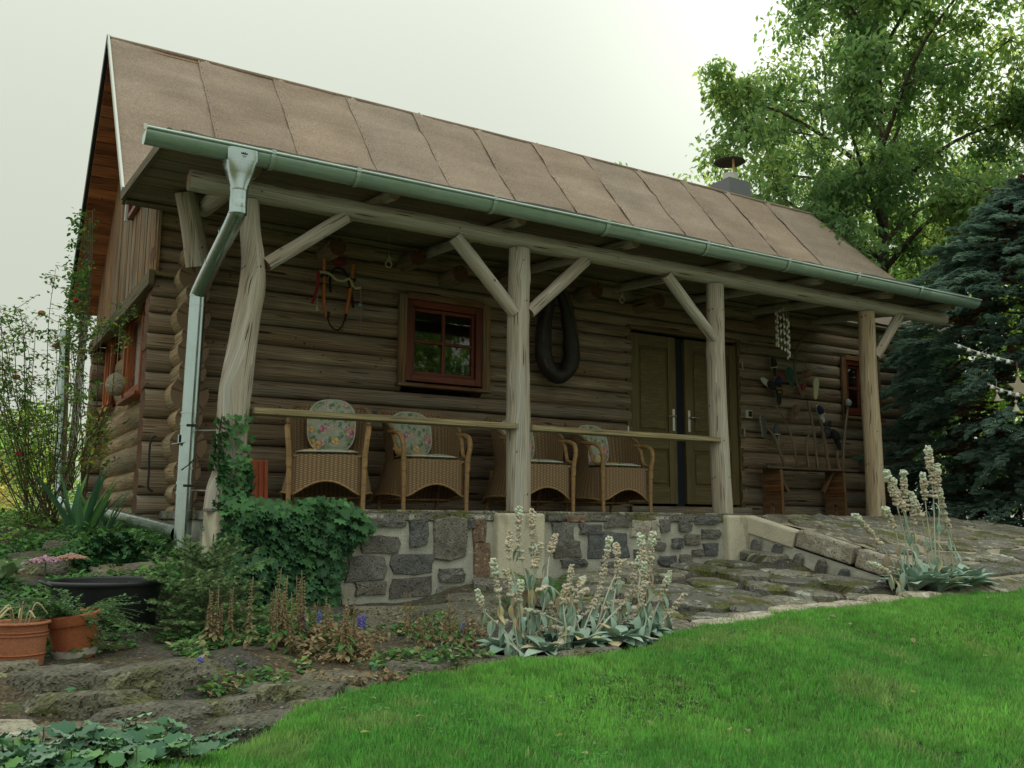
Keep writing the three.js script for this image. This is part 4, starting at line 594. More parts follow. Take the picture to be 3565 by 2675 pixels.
function makeChair() {
  const c = new THREE.Group(); c.name = numbered('wicker_chair'); scene.add(c);
  const ring = (a, v, back = 0) => { const n = 4.2, s = pow(pow(abs(cos(a)), n) + pow(abs(sin(a)), n), -1 / n); let x = cos(a) * s * 0.275, z = sin(a) * s * 0.255; if (v < 1 && z < 0.1) { z -= (1 - v) * 0.16 * clamp((0.1 - z) / 0.3); x *= 1 + (1 - v) * 0.2 * clamp((0.2 - z) / 0.3); } if (v > 1) { const e = (v - 1); x *= 1 + 0.1 * e; if (z < 0) z *= 1 + 0.42 * e; } return [x, z]; };
  { // skirt from seat to hem, arched at the front
    const N = 72, R = 12, pos = [], uv = [], idx = []; let u = 0, px;
    for (let k = 0; k <= N; k++) {
      const a = k / N * 2 * PI, [tx, tz] = ring(a, 1), fr = clamp((tz - 0.15) / 0.08), sd = clamp((abs(tx) - 0.2) / 0.06) * (1 - fr);
      const hem = 0.115 + fr * 0.115 * max(0, cos(PI * tx / 0.46)) - 0.0 + sd * 0.03 * max(0, cos(PI * tz / 0.44)) - (tz < -0.1 ? 0.03 : 0);
      if (px) u += hypot(tx - px[0], tz - px[1]); px = [tx, tz];
      for (let i = 0; i <= R; i++) { const v = i / R, y = lerp(hem, 0.445, v), [x, z] = ring(a, v); pos.push(x, y, z); uv.push(u, y); }
    }
    for (let k = 0; k < N; k++) for (let i = 0; i < R; i++) { const a = k * (R + 1) + i; idx.push(a, a + 1, a + R + 1, a + R + 1, a + 1, a + R + 2); }
    obj('skirt', mk(pos, uv, idx), m.wicker, c);
    const hem = []; for (let k = 0; k < N; k += 2) hem.push(V(pos[k * (R + 1) * 3] * 1.01, pos[k * (R + 1) * 3 + 1], pos[k * (R + 1) * 3 + 2] * 1.01)); obj('hem_braid', tube(hem, 0.009, { seg: 90, rn: 6, closed: true }), m.cane, c);
  }
  { // wrapped back with rolled edge
    const N = 44, R = 12, pos = [], uv = [], idx = [], edge = []; let u = 0, px; const a0 = -0.2, a1 = PI + 0.2 + 2 * PI - PI * 2;
    const th = (k) => lerp(0.18, -PI - 0.18, k / N);
    for (let k = 0; k <= N; k++) {
      const a = th(k), [sx, sz] = ring(a, 1), f = clamp((0.1 - sz) / 0.33), top = 0.66 + 0.25 * pow(f, 0.9) - 0.02 * (abs(sx) < 0.1 ? 0 : 0);
      if (px) u += hypot(sx - px[0], sz - px[1]); px = [sx, sz];
      for (let i = 0; i <= R; i++) { const v = i / R, y = lerp(0.43, top, v), [x, z] = ring(a, 1 + v * (0.35 + 0.65 * f)); const cur = f * 0.03 * pow(v, 6); pos.push(x * (1 + cur), y, z - cur * 0.6); uv.push(u, y); if (i === R) edge.push(V(x * (1 + cur), y, z - cur)); }
    }
    for (let k = 0; k < N; k++) for (let i = 0; i < R; i++) { const a = k * (R + 1) + i; idx.push(a, a + 1, a + R + 1, a + R + 1, a + 1, a + R + 2); }
    obj('backrest', mk(pos, uv, idx), m.wicker, c);
    obj('rolled_edge', tube(edge.filter((_, i) => i % 2 === 0), (t) => 0.012 + 0.014 * sin(PI * t), { seg: 60, rn: 8 }), m.wicker, c);
  }
  obj('seat', at(box(0.5, 0.03, 0.46, { ch: 0.008 }), 0, 0.43, 0), m.wicker, c);
  for (const s of [-1, 1]) {
    obj('arm', tube([V(s * 0.262, 0.36, 0.238), V(s * 0.266, 0.46, 0.245), V(s * 0.275, 0.56, 0.258), V(s * 0.284, 0.635, 0.225), V(s * 0.29, 0.675, 0.14), V(s * 0.292, 0.685, 0.05), V(s * 0.29, 0.695, -0.02)], 0.02, { seg: 26, rn: 10 }), m.cane, c);
    obj('arm', tube([V(s * 0.267, 0.47, 0.232), V(s * 0.272, 0.472, 0.18), V(s * 0.276, 0.5, 0.125), V(s * 0.281, 0.57, 0.095), V(s * 0.286, 0.64, 0.07), V(s * 0.289, 0.675, 0.03)], 0.016, { seg: 22, rn: 9 }), m.cane, c);
    for (const y of [0.46, 0.375]) obj('binding', tube([V(s * 0.264, y - 0.025, 0.241), V(s * 0.266, y + 0.02, 0.244)], 0.0195, { seg: 2, rn: 10, straight: true }), m.cane, c);
    obj('leg', tube([V(s * 0.258, 0, 0.238), V(s * 0.262, 0.4, 0.238)], (t) => 0.017 + 0.002 * t, { seg: 3, rn: 10, straight: true }), m.cane, c);
    obj('leg', tube([V(s * 0.25, 0, -0.36), V(s * 0.25, 0.4, -0.25)], (t) => 0.016 + 0.002 * t, { seg: 3, rn: 10, straight: true }), m.cane, c);
    obj('stretcher', tube([V(s * 0.255, 0.1, 0.23), V(s * 0.25, 0.1, -0.33)], 0.009, { seg: 2, rn: 7, straight: true }), m.cane, c);
  }
  obj('stretcher', tube([V(-0.25, 0.1, -0.05), V(0.25, 0.1, -0.05)], 0.009, { seg: 2, rn: 7, straight: true }), m.cane, c);
  return c;
}
{
  const proto = makeChair(), spots = [
    [0.93, -0.98, -0.36, 'first wicker armchair beside the twisted post, big floral back cushion', 'next to the twisted post'],
    [1.86, -1.05, -0.06, 'wicker armchair under the rail, second along from the twisted post', 'second from the twisted post'],
    [3.02, -1.08, -0.02, 'wicker armchair half hidden behind the middle porch post', 'behind the middle post'],
    [3.98, -1.1, 0.0, 'wicker armchair standing in front of the olive double door', 'in front of the door']];
  spots.forEach(([x, z, a, label, where], i) => {
    const c = i ? proto.clone() : proto; if (i) { c.name = numbered('wicker_chair'); scene.add(c); } c.position.set(x, 0.014, z); c.rotation.y = a; c.scale.set(1.14, 1.0, 1.1); tag(c, label, 'armchair', 'wicker armchairs on the porch');
    const q = (n, g, pos, rx, lab) => { const o = new THREE.Group(); o.name = numbered(n); scene.add(o); o.position.set(...pos).applyAxisAngle(V(0, 1, 0), a).add(V(x, 0, z)); o.rotation.order = 'YXZ'; o.rotation.y = a; o.rotation.x = rx; obj('cover', g[0], m.floral, o); obj('piping', g[1], m.piping, o); tag(o, lab, 'cushion', 'floral chair cushions'); };
    const bh = i === 0 ? 0.47 : 0.42;
    q('seat_cushion', [pad(0.5, 0.46, 0.055), tube(outline(0.505, 0.465), 0.006, { seg: 60, rn: 6, closed: true })], [0, 0.488, 0.03], -PI / 2 + 0.02, 'flat floral seat cushion on the wicker armchair ' + where);
    q('back_cushion', [pad(0.4, bh, 0.06, 2.8), tube(outline(0.405, bh + 0.005, 2.8), 0.006, { seg: 60, rn: 6, closed: true })], [[0.02, -0.05, -0.05, -0.07][i], 0.5 + bh / 2, -0.225], -0.2, 'floral back cushion with pale piping on the armchair ' + where);
  });
}
// ---------------------------------------------------------------- things hung on the porch wall
{
  const h = thing('harness_hames', 'pair of yellow wooden harness hames hung with straps and ribbons', 'harness', [1.22, 1.62, -1.7]), yel = std(T.orange, { roughness: 0.5, bs: 0.001 }); yel.color.setRGB(1.7, 1.35, 0.75); const blk = flat(0.015, 0.016, 0.02), pal = flat(0.5, 0.5, 0.26);
  for (const s of [-1, 1]) {
    const path = s < 0 ? [[-0.14, 0.75], [-0.135, 0.5], [-0.128, 0.3], [-0.098, 0.17]] : [[0.15, 0.72], [0.13, 0.5], [0.1, 0.3], [0.07, 0.17]];
    obj('hame', tube(path.map(([x, y]) => V(x, y, 0.03)), (t, a) => (0.021 + 0.006 * sin(PI * min(1, t * 1.3))) * (1 - 0.35 * abs(sin(a))), { seg: 18, rn: 10 }), yel, h); obj('tip', tube([V(path[3][0] + 0.012, 0.23, 0.048), V(path[3][0] + 0.004, 0.16, 0.045)], 0.015, { seg: 2, rn: 8, straight: true }), blk, h);
    obj('strap', at(box(0.062, 0.024, 0.05), path[1][0] + (s < 0 ? -0.002 : 0.01), 0.57, 0.03), blk, h); obj('strap', at(box(0.058, 0.006, 0.05), path[1][0], 0.49, 0.03), blk, h);
  }
  obj('strap', tube([V(-0.07, 0.42, 0.03), V(-0.075, 0.58, 0.03), V(-0.03, 0.66, 0.03), V(0.04, 0.66, 0.03), V(0.09, 0.6, 0.03), V(0.13, 0.45, 0.04), V(0.16, 0.3, 0.03)], 0.012, { seg: 24, rn: 6 }), blk, h);
  obj('ribbon', tube([V(-0.2, 0.6, 0.05), V(-0.1, 0.59, 0.06), V(-0.02, 0.54, 0.06), V(0.05, 0.54, 0.06), V(0.1, 0.57, 0.06), V(0.16, 0.49, 0.05), V(0.22, 0.5, 0.05)], (t, a) => 0.009 * (0.4 + abs(cos(a))), { seg: 24, rn: 6 }), pal, h);
  obj('pad', at(new THREE.SphereGeometry(0.065, 14, 10).scale(1.2, 0.75, 0.7), 0.0, 0.73, 0.04), flat(0.16, 0.02, 0.025), h);
  obj('ribbon', tube([V(-0.2, 0.6, 0.05), V(-0.205, 0.5, 0.05), V(-0.21, 0.42, 0.05), V(-0.25, 0.29, 0.05)], (t, a) => 0.014 * (0.4 + abs(cos(a))), { seg: 12, rn: 6 }), flat(0.35, 0.015, 0.03), h);
  obj('tassel', merge([tube([V(-0.205, 0.42, 0.05), V(-0.2, 0.28, 0.05)], 0.004, { seg: 2, rn: 5, straight: true }), at(new THREE.ConeGeometry(0.03, 0.07, 10), -0.2, 0.25, 0.05)]), flat(0.5, 0.45, 0.34), h);
  obj('ribbon', tube([V(0.22, 0.58, 0.05), V(0.225, 0.4, 0.05), V(0.24, 0.26, 0.05), V(0.225, 0.15, 0.05), V(0.24, 0.05, 0.05)], 0.006, { seg: 16, rn: 5 }), flat(0.3, 0.2, 0.24), h); obj('bead', at(new THREE.SphereGeometry(0.02, 10, 8), 0.215, 0.33, 0.06), flat(0.2, 0.36, 0.4), h);
  obj('chain', tube([V(-0.095, 0.17, 0.04), V(-0.06, 0.1, 0.04), V(0, 0.065, 0.04), V(0.045, 0.1, 0.04), V(0.07, 0.17, 0.04)], (t) => 0.006 + 0.004 * abs(sin(t * 50)), { seg: 50, rn: 5 }), m.darkMetal, h);
  const k = thing('horse_collar', 'dark leather horse collar hanging on the wall behind the middle post', 'horse collar', [3.68, 1.4, -1.66]), loop = [[0, 1.0], [-0.07, 0.92], [-0.14, 0.7], [-0.18, 0.42], [-0.15, 0.18], [0, 0.06], [0.15, 0.18], [0.18, 0.42], [0.14, 0.7], [0.07, 0.92]];
  obj('pad', tube(loop.map(([x, y]) => V(x, y, 0.03)), (t, a) => (0.05 + 0.055 * pow(abs(sin(PI * t)), 1.5) * (0.65 + 0.35 * abs(sin(2 * PI * t)))) * (1 + 0.2 * (vn(t * 20, a, 31) - 0.5)), { seg: 64, rn: 14, closed: true }), m.leather, k);
  obj('rim', tube(loop.map(([x, y]) => V(x * 1.2, (y - 0.5) * 1.08 + 0.5, 0.085)), 0.024, { seg: 64, rn: 8, closed: true }), tint(m.leather, 2.2, 1.9, 1.5), k); obj('strap', tube([V(-0.05, 1.0, 0.06), V(0, 1.08, 0.02), V(0.06, 1.0, 0.06)], 0.02, { seg: 10, rn: 6 }), m.leather, k);
  const lines_ = [[1.4, 2.16, -0.9, 0.28, 'string with a ring hanging near the harness hames'], [3.99, 2.17, -0.9, 0.27, 'string with a ring hanging over the armchair by the door']];
  for (const [x, y, z, L, lab] of lines_) { const o = thing('hanging_ring', lab, 'hook', [x, y, z], 0, 'rings on strings under the porch roof'); obj('string', tube([V(0, 0.07, 0), V(0, L, 0)], 0.0022, { seg: 1, rn: 5, straight: true }), flat(0.3, 0.28, 0.2), o); obj('hook', tube([V(0, 0.08, 0), V(0.014, 0.06, 0), V(0.008, 0.035, 0), V(-0.008, 0.04, 0), V(-0.008, 0.055, 0)], 0.004, { seg: 12, rn: 6 }), flat(0.5, 0.5, 0.34), o); obj('ring', at(new THREE.TorusGeometry(0.03, 0.005, 8, 24), 0, 0.008, 0), flat(0.38, 0.36, 0.24), o); }
  const w = thing('wind_chime', 'wind chime of pale shells on strings under the porch roof', 'wind chime', [5.88, 1.66, -0.5]), r = RNG(5);
  obj('disc', at(new THREE.CylinderGeometry(0.07, 0.075, 0.012, 18), 0, 0.68, 0), flat(0.2, 0.17, 0.13), w); obj('string', at(new THREE.CylinderGeometry(0.003, 0.003, 0.2, 5), 0, 0.79, 0), flat(0.3, 0.3, 0.25), w);
  for (let i = 0; i < 12; i++) { const a = i / 12 * 2 * PI, x = cos(a) * 0.068, z = sin(a) * 0.068, lo = 0.03 + i * 0.02; obj('string', at(new THREE.CylinderGeometry(0.0016, 0.0016, 0.68 - lo, 4), x, (0.68 + lo) / 2, z), flat(0.3, 0.3, 0.22), w); const sh = []; for (let k = 0; k < 5; k++) sh.push(at(new THREE.SphereGeometry(0.014, 7, 5).scale(0.9, 1.5, 0.8), x, lo + k * 0.085 + r() * 0.02, z)); obj('shell', merge(sh), flat(0.62, 0.62, 0.52), w); }
  const th = thing('thermostat', 'small cream box with dark face beside the door', 'thermostat', [6.64, 1.25, -1.785]); obj('case', at(box(0.11, 0.1, 0.03, { ch: 0.006 }), 0, 0, 0), flat(0.55, 0.55, 0.42), th); obj('screen', at(box(0.06, 0.07, 0.006, { ch: 0.002 }), 0.012, 0, 0.018), flat(0.02, 0.025, 0.03, { roughness: 0.3 }), th);
  const bow = thing('archery_bow', 'old wooden bow hanging on the dark wall above the bench', 'bow', [7.6, 1.9, -1.68]); obj('limb', tube([V(0.05, 0.48, 0), V(-0.12, 0.32, 0), V(-0.22, 0.05, 0), V(-0.21, -0.16, 0), V(-0.1, -0.4, 0)], 0.018, { seg: 30, rn: 8 }), flat(0.17, 0.15, 0.11), bow); obj('string', tube([V(0.05, 0.48, 0), V(-0.1, -0.4, 0)], 0.003, { seg: 1, rn: 5, straight: true }), flat(0.2, 0.18, 0.14), bow);
}
// ---------------------------------------------------------------- bench with sticks and old slippers
{
  const b = thing('trestle_bench', 'small wooden trestle bench against the wall under the slippers', 'bench', [7.33, 0.012, -1.55]), wd = tint(m.frameWood, 0.85, 0.62, 0.46);
  obj('seat', at(box(1.62, 0.03, 0.33, { ch: 0.004 }), 0, 0.565, 0), tint(m.log, 0.6, 0.55, 0.5), b);
  for (const x of [-0.56, 0.56]) for (const s of [-1, 1]) { const sh = new THREE.Shape(); [[0.155, 0], [0.14, 0.55], [0.0, 0.55], [0.0, 0.14], [0.03, 0.14], [0.04, 0]].forEach(([u, v], i) => (i ? sh.lineTo(u * s, v) : sh.moveTo(u * s, v))); const g = new THREE.ExtrudeGeometry(sh, { depth: 0.045, bevelEnabled: false }); g.rotateY(PI / 2); obj('leg', at(g, x - 0.022, 0, 0), wd, b); }
  for (const s of [-1, 1]) { const g = box(0.34, 0.04, 0.05); g.rotateZ(s * 0.9); obj('brace', at(g, s * 0.42, 0.42, 0), wd, b); }
  const stick = (pts, r, lab, col) => tag(obj('stick', tube(pts.map(([x, y], i) => V(x, y, -1.6 - 0.12 * i / pts.length)), (t, a, al) => r * 1.35 * (1.1 - 0.3 * t) * (1 + 0.2 * (vn(al * 9, a, 3) - 0.5)), { seg: 16, rn: 7 }), col), lab, 'stick', 'sticks standing on the bench');
  const sg = tint(m.post, 0.6, 0.52, 0.42), so = tint(m.gable[2], 0.95, 0.8, 0.66);
  stick([[7.05, 0.592], [6.98, 0.825], [6.933, 0.986], [6.818, 1.105]], 0.014, 'crooked stick on the bench holding the grey slippers', so);
  stick([[7.28, 0.592], [7.185, 1.077], [6.98, 1.4]], 0.01, 'thin stick on the bench leaning towards the lettered slipper', sg);
  stick([[7.467, 0.592], [7.488, 0.847], [7.578, 1.03]], 0.013, 'short grey stick on the bench bending away from the door', sg);
  stick([[7.631, 0.592], [7.637, 1.052], [7.588, 1.47]], 0.013, 'tall straight grey stick on the bench under the cream sole', sg);
  stick([[7.841, 0.592], [7.828, 0.962], [7.823, 1.24]], 0.016, 'reddish stick on the bench below the navy and white slipper', so);
  stick([[8.05, 0.592], [8.06, 0.7], [8.116, 0.85]], 0.016, 'short forked stick on the bench under the black boot', so);
  stick([[8.1, 0.592], [8.22, 1.054], [8.36, 1.43]], 0.014, 'long leaning reddish stick on the bench beside the small window', so);
  const slipper = (x, y, rz, len, sole, upper, lab, { front = true, band, z = -1.7, tone = 0.85 } = {}) => {
    const s = thing('slipper', lab, 'slipper', [x, y, z], 0, 'old slippers on sticks'); s.rotation.z = rz; const W = len * 0.19, P = (k) => Array.from({ length: 28 }, (_, i) => { const a = i / 28 * 2 * PI, v = sin(a), w = W * (1 + 0.16 * v - 0.28 * exp(-pow((v + 0.15) / 0.45, 2))); return V(cos(a) * w * k, v * len / 2 * (0.5 + k * 0.5), 0); });
    const sh = new THREE.Shape(P(1).map((q) => new THREE.Vector2(q.x, q.y))), g = new THREE.ExtrudeGeometry(sh, { depth: 0.012, bevelEnabled: true, bevelSize: 0.003, bevelThickness: 0.003, bevelSegments: 1 }); obj('sole', g, sole, s);
    if (front && upper) { const u = new THREE.SphereGeometry(1, 18, 10, 0, 2 * PI, 0, PI / 2); u.rotateX(PI / 2); u.scale(W * 1.02, len * 0.3, 0.055); obj('upper', at(u, 0, len * 0.19, 0.012), upper, s); if (band) obj('band', at(new THREE.TorusGeometry(W * 0.95, 0.008, 6, 20, PI).rotateX(PI / 2), 0, -len * 0.02, 0.014), band, s); }
    obj('stitching', tube(P(1.02).map((q) => q.setZ(0.008)), 0.004, { seg: 50, rn: 5, closed: true }), band || flat(0.4, 0.4, 0.38), s); return s;
  };
  const grey = flat(0.1, 0.1, 0.11), wht = flat(0.55, 0.55, 0.5), navy = flat(0.02, 0.025, 0.06), blk = flat(0.02, 0.02, 0.022), crm = flat(0.62, 0.58, 0.36), brn = flat(0.2, 0.11, 0.06);
  const s0 = slipper(6.79, 1.1, 0.12, 0.27, grey, null, 'grey slipper sole with white stitched edge beside thermostat', { band: wht }), s1 = slipper(7.0, 1.01, -0.05, 0.27, grey, grey, 'grey slipper with white stitching hung toe up', { band: wht });
  for (const s of [s0, s1]) for (let k = 0; k < 14; k++) { const v = k / 13 * 2 - 1, sd = s === s0 ? -1 : 1; obj('stitch', at(box(0.02, 0.006, 0.006), sd * 0.044 * (1 + 0.1 * v), v * 0.115, 0.017), wht, s); }
  slipper(7.0, 1.86, 0.2, 0.24, blk, blk, 'black clog with a cream band above the other slippers', { band: crm }); slipper(6.9, 1.64, -2.0, 0.28, wht, blk, 'dark slipper with white sole pointing down towards the door', {}); slipper(7.09, 1.72, 2.4, 0.2, flat(0.25, 0.03, 0.06), flat(0.02, 0.04, 0.14), 'blue and red child slipper above the lettered sole', {});
  const big = slipper(7.06, 1.55, 0.08, 0.34, blk, null, 'large black slipper sole with yellow lettering', { band: flat(0.28, 0.27, 0.25), z: -1.69 });
  { const cv = document.createElement('canvas'); cv.width = 128; cv.height = 128; const c = cv.getContext('2d'); c.fillStyle = '#0a0b12'; c.fillRect(0, 0, 128, 128); c.fillStyle = '#c9a23a'; c.font = 'italic bold 50px serif'; c.fillText('Duar', 6, 54); c.fillText('Du', 34, 106); const t = new THREE.CanvasTexture(cv); t.colorSpace = THREE.SRGBColorSpace; const p = obj('lettering', new THREE.PlaneGeometry(0.12, 0.12), new THREE.MeshStandardMaterial({ map: t, roughness: 0.8 }), big); p.position.set(0.012, 0.02, 0.0165); }
  slipper(7.72, 1.64, -0.12, 0.29, crm, null, 'cream slipper sole standing upright above the sticks', { band: flat(0.4, 0.38, 0.24), z: -1.66 }); slipper(7.62, 1.82, -1.1, 0.26, brn, flat(0.26, 0.15, 0.08), 'brown furry slipper lying behind the cream sole', { z: -1.73 }); slipper(7.53, 1.62, -0.7, 0.2, flat(0.25, 0.05, 0.05), flat(0.3, 0.05, 0.05), 'small red slipper under the brown furry one', { z: -1.74 }); slipper(7.84, 1.32, 0.5, 0.25, wht, navy, 'navy and white slipper on the reddish stick', { band: wht }); slipper(8.12, 1.0, 0.5, 0.3, blk, blk, 'black boot-like slipper on the forked stick', { band: blk }); slipper(7.3, 1.76, 0.3, 0.26, flat(0.03, 0.1, 0.07), flat(0.03, 0.12, 0.08), 'dark green slipper beside the blue and red one', {}); slipper(7.95, 1.12, 2.6, 0.28, blk, flat(0.05, 0.05, 0.06), 'black slipper hanging heel up between two sticks', { band: grey }); slipper(7.35, 1.3, -0.4, 0.24, brn, flat(0.2, 0.13, 0.08), 'small brown slipper under the lettered sole', {}); slipper(8.36, 1.45, -0.2, 0.22, blk, flat(0.3, 0.31, 0.3), 'dark slipper with pale toe by the small window', { band: blk });
}
// clay roof tile leaning by the twisted post, oval lantern on the gable
{
  const t = thing('clay_tile', 'red interlocking clay roof tile leaning behind the twisted post', 'roof tile', [0.1, 0.016, -0.24], 0.12); t.rotation.x = -0.12; const red = tint(m.clay, 0.85, 0.5, 0.4);
  obj('slab', at(box(0.25, 0.35, 0.014, { ch: 0.003 }), 0, 0.175, 0), red, t); for (const [x, w] of [[0.108, 0.028], [0.062, 0.02], [-0.11, 0.026]]) obj('rib', at(box(w, 0.34, 0.016, { ch: 0.005 }), x, 0.175, 0.012), red, t); for (let k = 0; k < 3; k++) { const g = box(0.07, 0.008, 0.008); g.rotateZ(0.25 - k * 0.3); obj('stamp', at(g, -0.02, 0.3 - k * 0.035, 0.011), tint(red, 0.35, 0.18, 0.14), t); }
  const l = thing('oval_lantern', 'pale speckled oval lantern hanging on the gable logs', 'lantern', [-0.42, 1.15, -3.45]); const g = new THREE.LatheGeometry([[0.001, -0.01], [0.05, 0], [0.085, 0.04], [0.1, 0.1], [0.088, 0.16], [0.05, 0.21], [0.02, 0.225], [0.001, 0.226]].map((p) => new THREE.Vector2(...p)), 24);
  obj('shell', g, std(T.edging, { bs: 0.004 }), l); obj('cord', at(new THREE.CylinderGeometry(0.004, 0.004, 0.5, 5), 0, 0.47, 0), flat(0.4, 0.32, 0.2), l);
}
// ---------------------------------------------------------------- plants
const IVY = lobed([[0, 0.02], [0.3, -0.08], [0.52, 0.2], [0.3, 0.36], [0.34, 0.64], [0.12, 0.62], [0, 1], [-0.12, 0.62], [-0.34, 0.64], [-0.3, 0.36], [-0.52, 0.2], [-0.3, -0.08]], { cz: 0.32 });
const OVAL = leaf(1, [0.02, 0.22, 0.28, 0.2, 0], { cup: 0.25, bend: 0.25 });
const DIA = (() => { const g = mk([0, 0, 0, -0.24, 0.06, 0.42, 0, -0.03, 1, 0.24, 0.06, 0.42], null, [0, 1, 2, 0, 2, 3]); return g; })();
const ROUND = lobed(Array.from({ length: 16 }, (_, i) => { const a = (i / 16) * 2 * PI - PI / 2, r = 0.5 * (i % 2 ? 0.9 : 1.03); return [cos(a) * r, 0.5 + sin(a) * r]; }), { lift: 0.09, cz: 0.42 });
const mixc = (a, b, t) => [lerp(a[0], b[0], t), lerp(a[1], b[1], t), lerp(a[2], b[2], t)];
const C = { ivyD: [0.03, 0.085, 0.042], ivyL: [0.075, 0.2, 0.055], green: [0.08, 0.21, 0.05], fresh: [0.15, 0.33, 0.07], lime: [0.28, 0.4, 0.06], tree: [0.13, 0.26, 0.1], treeL: [0.27, 0.42, 0.1], dry: [0.42, 0.33, 0.18], dryD: [0.26, 0.17, 0.09], silver: [0.33, 0.42, 0.36], blue: [0.09, 0.18, 0.145] };
const vary = (c, r, k = 0.35) => { const s = 1 + (r() - 0.5) * 2 * k; return [c[0] * s * (1 + (r() - 0.5) * 0.2), c[1] * s, c[2] * s * (1 + (r() - 0.5) * 0.2)]; };
function stems(name, list, mt, parent) { return obj(name, merge(list), mt, parent); }
const stemM = flat(0.12, 0.09, 0.05), stemG = flat(0.1, 0.16, 0.05), stemDry = flat(0.3, 0.24, 0.14);

{ // ivy over the corner of the porch wall and up the twisted post
  const r = RNG(2001), iv = thing('ivy', 'dark green ivy spilling over the porch wall and climbing the twisted post', 'ivy', [0, 0, 0]), it = [];
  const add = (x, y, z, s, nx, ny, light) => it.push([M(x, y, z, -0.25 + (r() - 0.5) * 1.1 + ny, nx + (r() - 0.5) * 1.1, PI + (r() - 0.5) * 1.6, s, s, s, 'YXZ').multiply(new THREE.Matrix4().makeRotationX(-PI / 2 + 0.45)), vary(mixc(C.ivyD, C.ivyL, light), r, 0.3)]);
  for (let i = 0; i < 2600; i++) {
    const x = -0.2 + r() * 1.12, y = -0.74 + r() * 0.84, top = 0.06 - 0.1 * smooth(0.5, 0.95, x) + 0.05 * vn(x * 6, 1, 3), right = 0.62 + 0.28 * smooth(-0.35, -0.05, y) * (0.4 + vn(y * 9, 2, 5)) + 0.06 * vn(y * 12, 3, 6); if (y > top || x > right || (x < -0.1 && y < -0.45)) continue;
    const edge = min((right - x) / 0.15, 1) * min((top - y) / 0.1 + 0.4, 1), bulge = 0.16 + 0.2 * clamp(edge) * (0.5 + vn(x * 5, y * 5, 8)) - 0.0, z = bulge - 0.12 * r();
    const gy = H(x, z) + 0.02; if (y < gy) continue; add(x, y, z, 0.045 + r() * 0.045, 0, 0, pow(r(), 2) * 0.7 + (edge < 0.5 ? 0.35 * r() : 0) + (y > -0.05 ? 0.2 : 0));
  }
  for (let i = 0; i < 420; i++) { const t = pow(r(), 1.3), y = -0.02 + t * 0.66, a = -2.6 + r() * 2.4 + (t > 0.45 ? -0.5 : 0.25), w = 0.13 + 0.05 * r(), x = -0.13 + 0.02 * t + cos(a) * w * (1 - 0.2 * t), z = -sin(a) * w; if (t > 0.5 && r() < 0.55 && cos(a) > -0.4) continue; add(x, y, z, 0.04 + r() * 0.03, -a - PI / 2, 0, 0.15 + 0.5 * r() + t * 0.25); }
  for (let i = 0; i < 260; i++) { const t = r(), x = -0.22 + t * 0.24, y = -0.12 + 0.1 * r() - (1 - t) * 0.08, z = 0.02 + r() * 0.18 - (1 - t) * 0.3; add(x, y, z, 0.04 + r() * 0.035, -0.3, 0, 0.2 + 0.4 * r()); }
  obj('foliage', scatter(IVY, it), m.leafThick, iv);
  const st = []; for (let k = 0; k < 12; k++) { const x = -0.1 + k * 0.07; st.push(tube([V(x, -0.7, 0.16), V(x + (r() - 0.5) * 0.2, -0.4, 0.17), V(x + (r() - 0.5) * 0.2, -0.02, 0.15)], 0.006, { seg: 8, rn: 5, caps: false })); } st.push(tube([V(-0.05, -0.05, 0.14), V(-0.2, 0.2, 0.12), V(-0.22, 0.5, 0.06), V(-0.2, 0.66, 0.05)], 0.006, { seg: 10, rn: 5, caps: false })); obj('stem', merge(st), stemM, iv);
  const g2 = thing('ivy', 'mound of ivy spreading on the ground beside the drain pipe', 'ivy'), it2 = []; for (let i = 0; i < 620; i++) { const a = r() * 6.28, d = sqrt(r()) * 0.36, x = -0.78 + cos(a) * d * 0.9, z = -0.45 + sin(a) * d, y = H(x, z) + 0.02 + (1 - d / 0.36) * 0.17 * (0.5 + 0.5 * r()); it2.push([M(x, y, z, -0.5 + (r() - 0.5), r() * 6.28, (r() - 0.5) * 0.8, 0.045 + r() * 0.035), vary(mixc(C.ivyD, C.ivyL, r() * 0.6), r)]); } obj('foliage', scatter(IVY, it2), m.leafThick, g2);
}
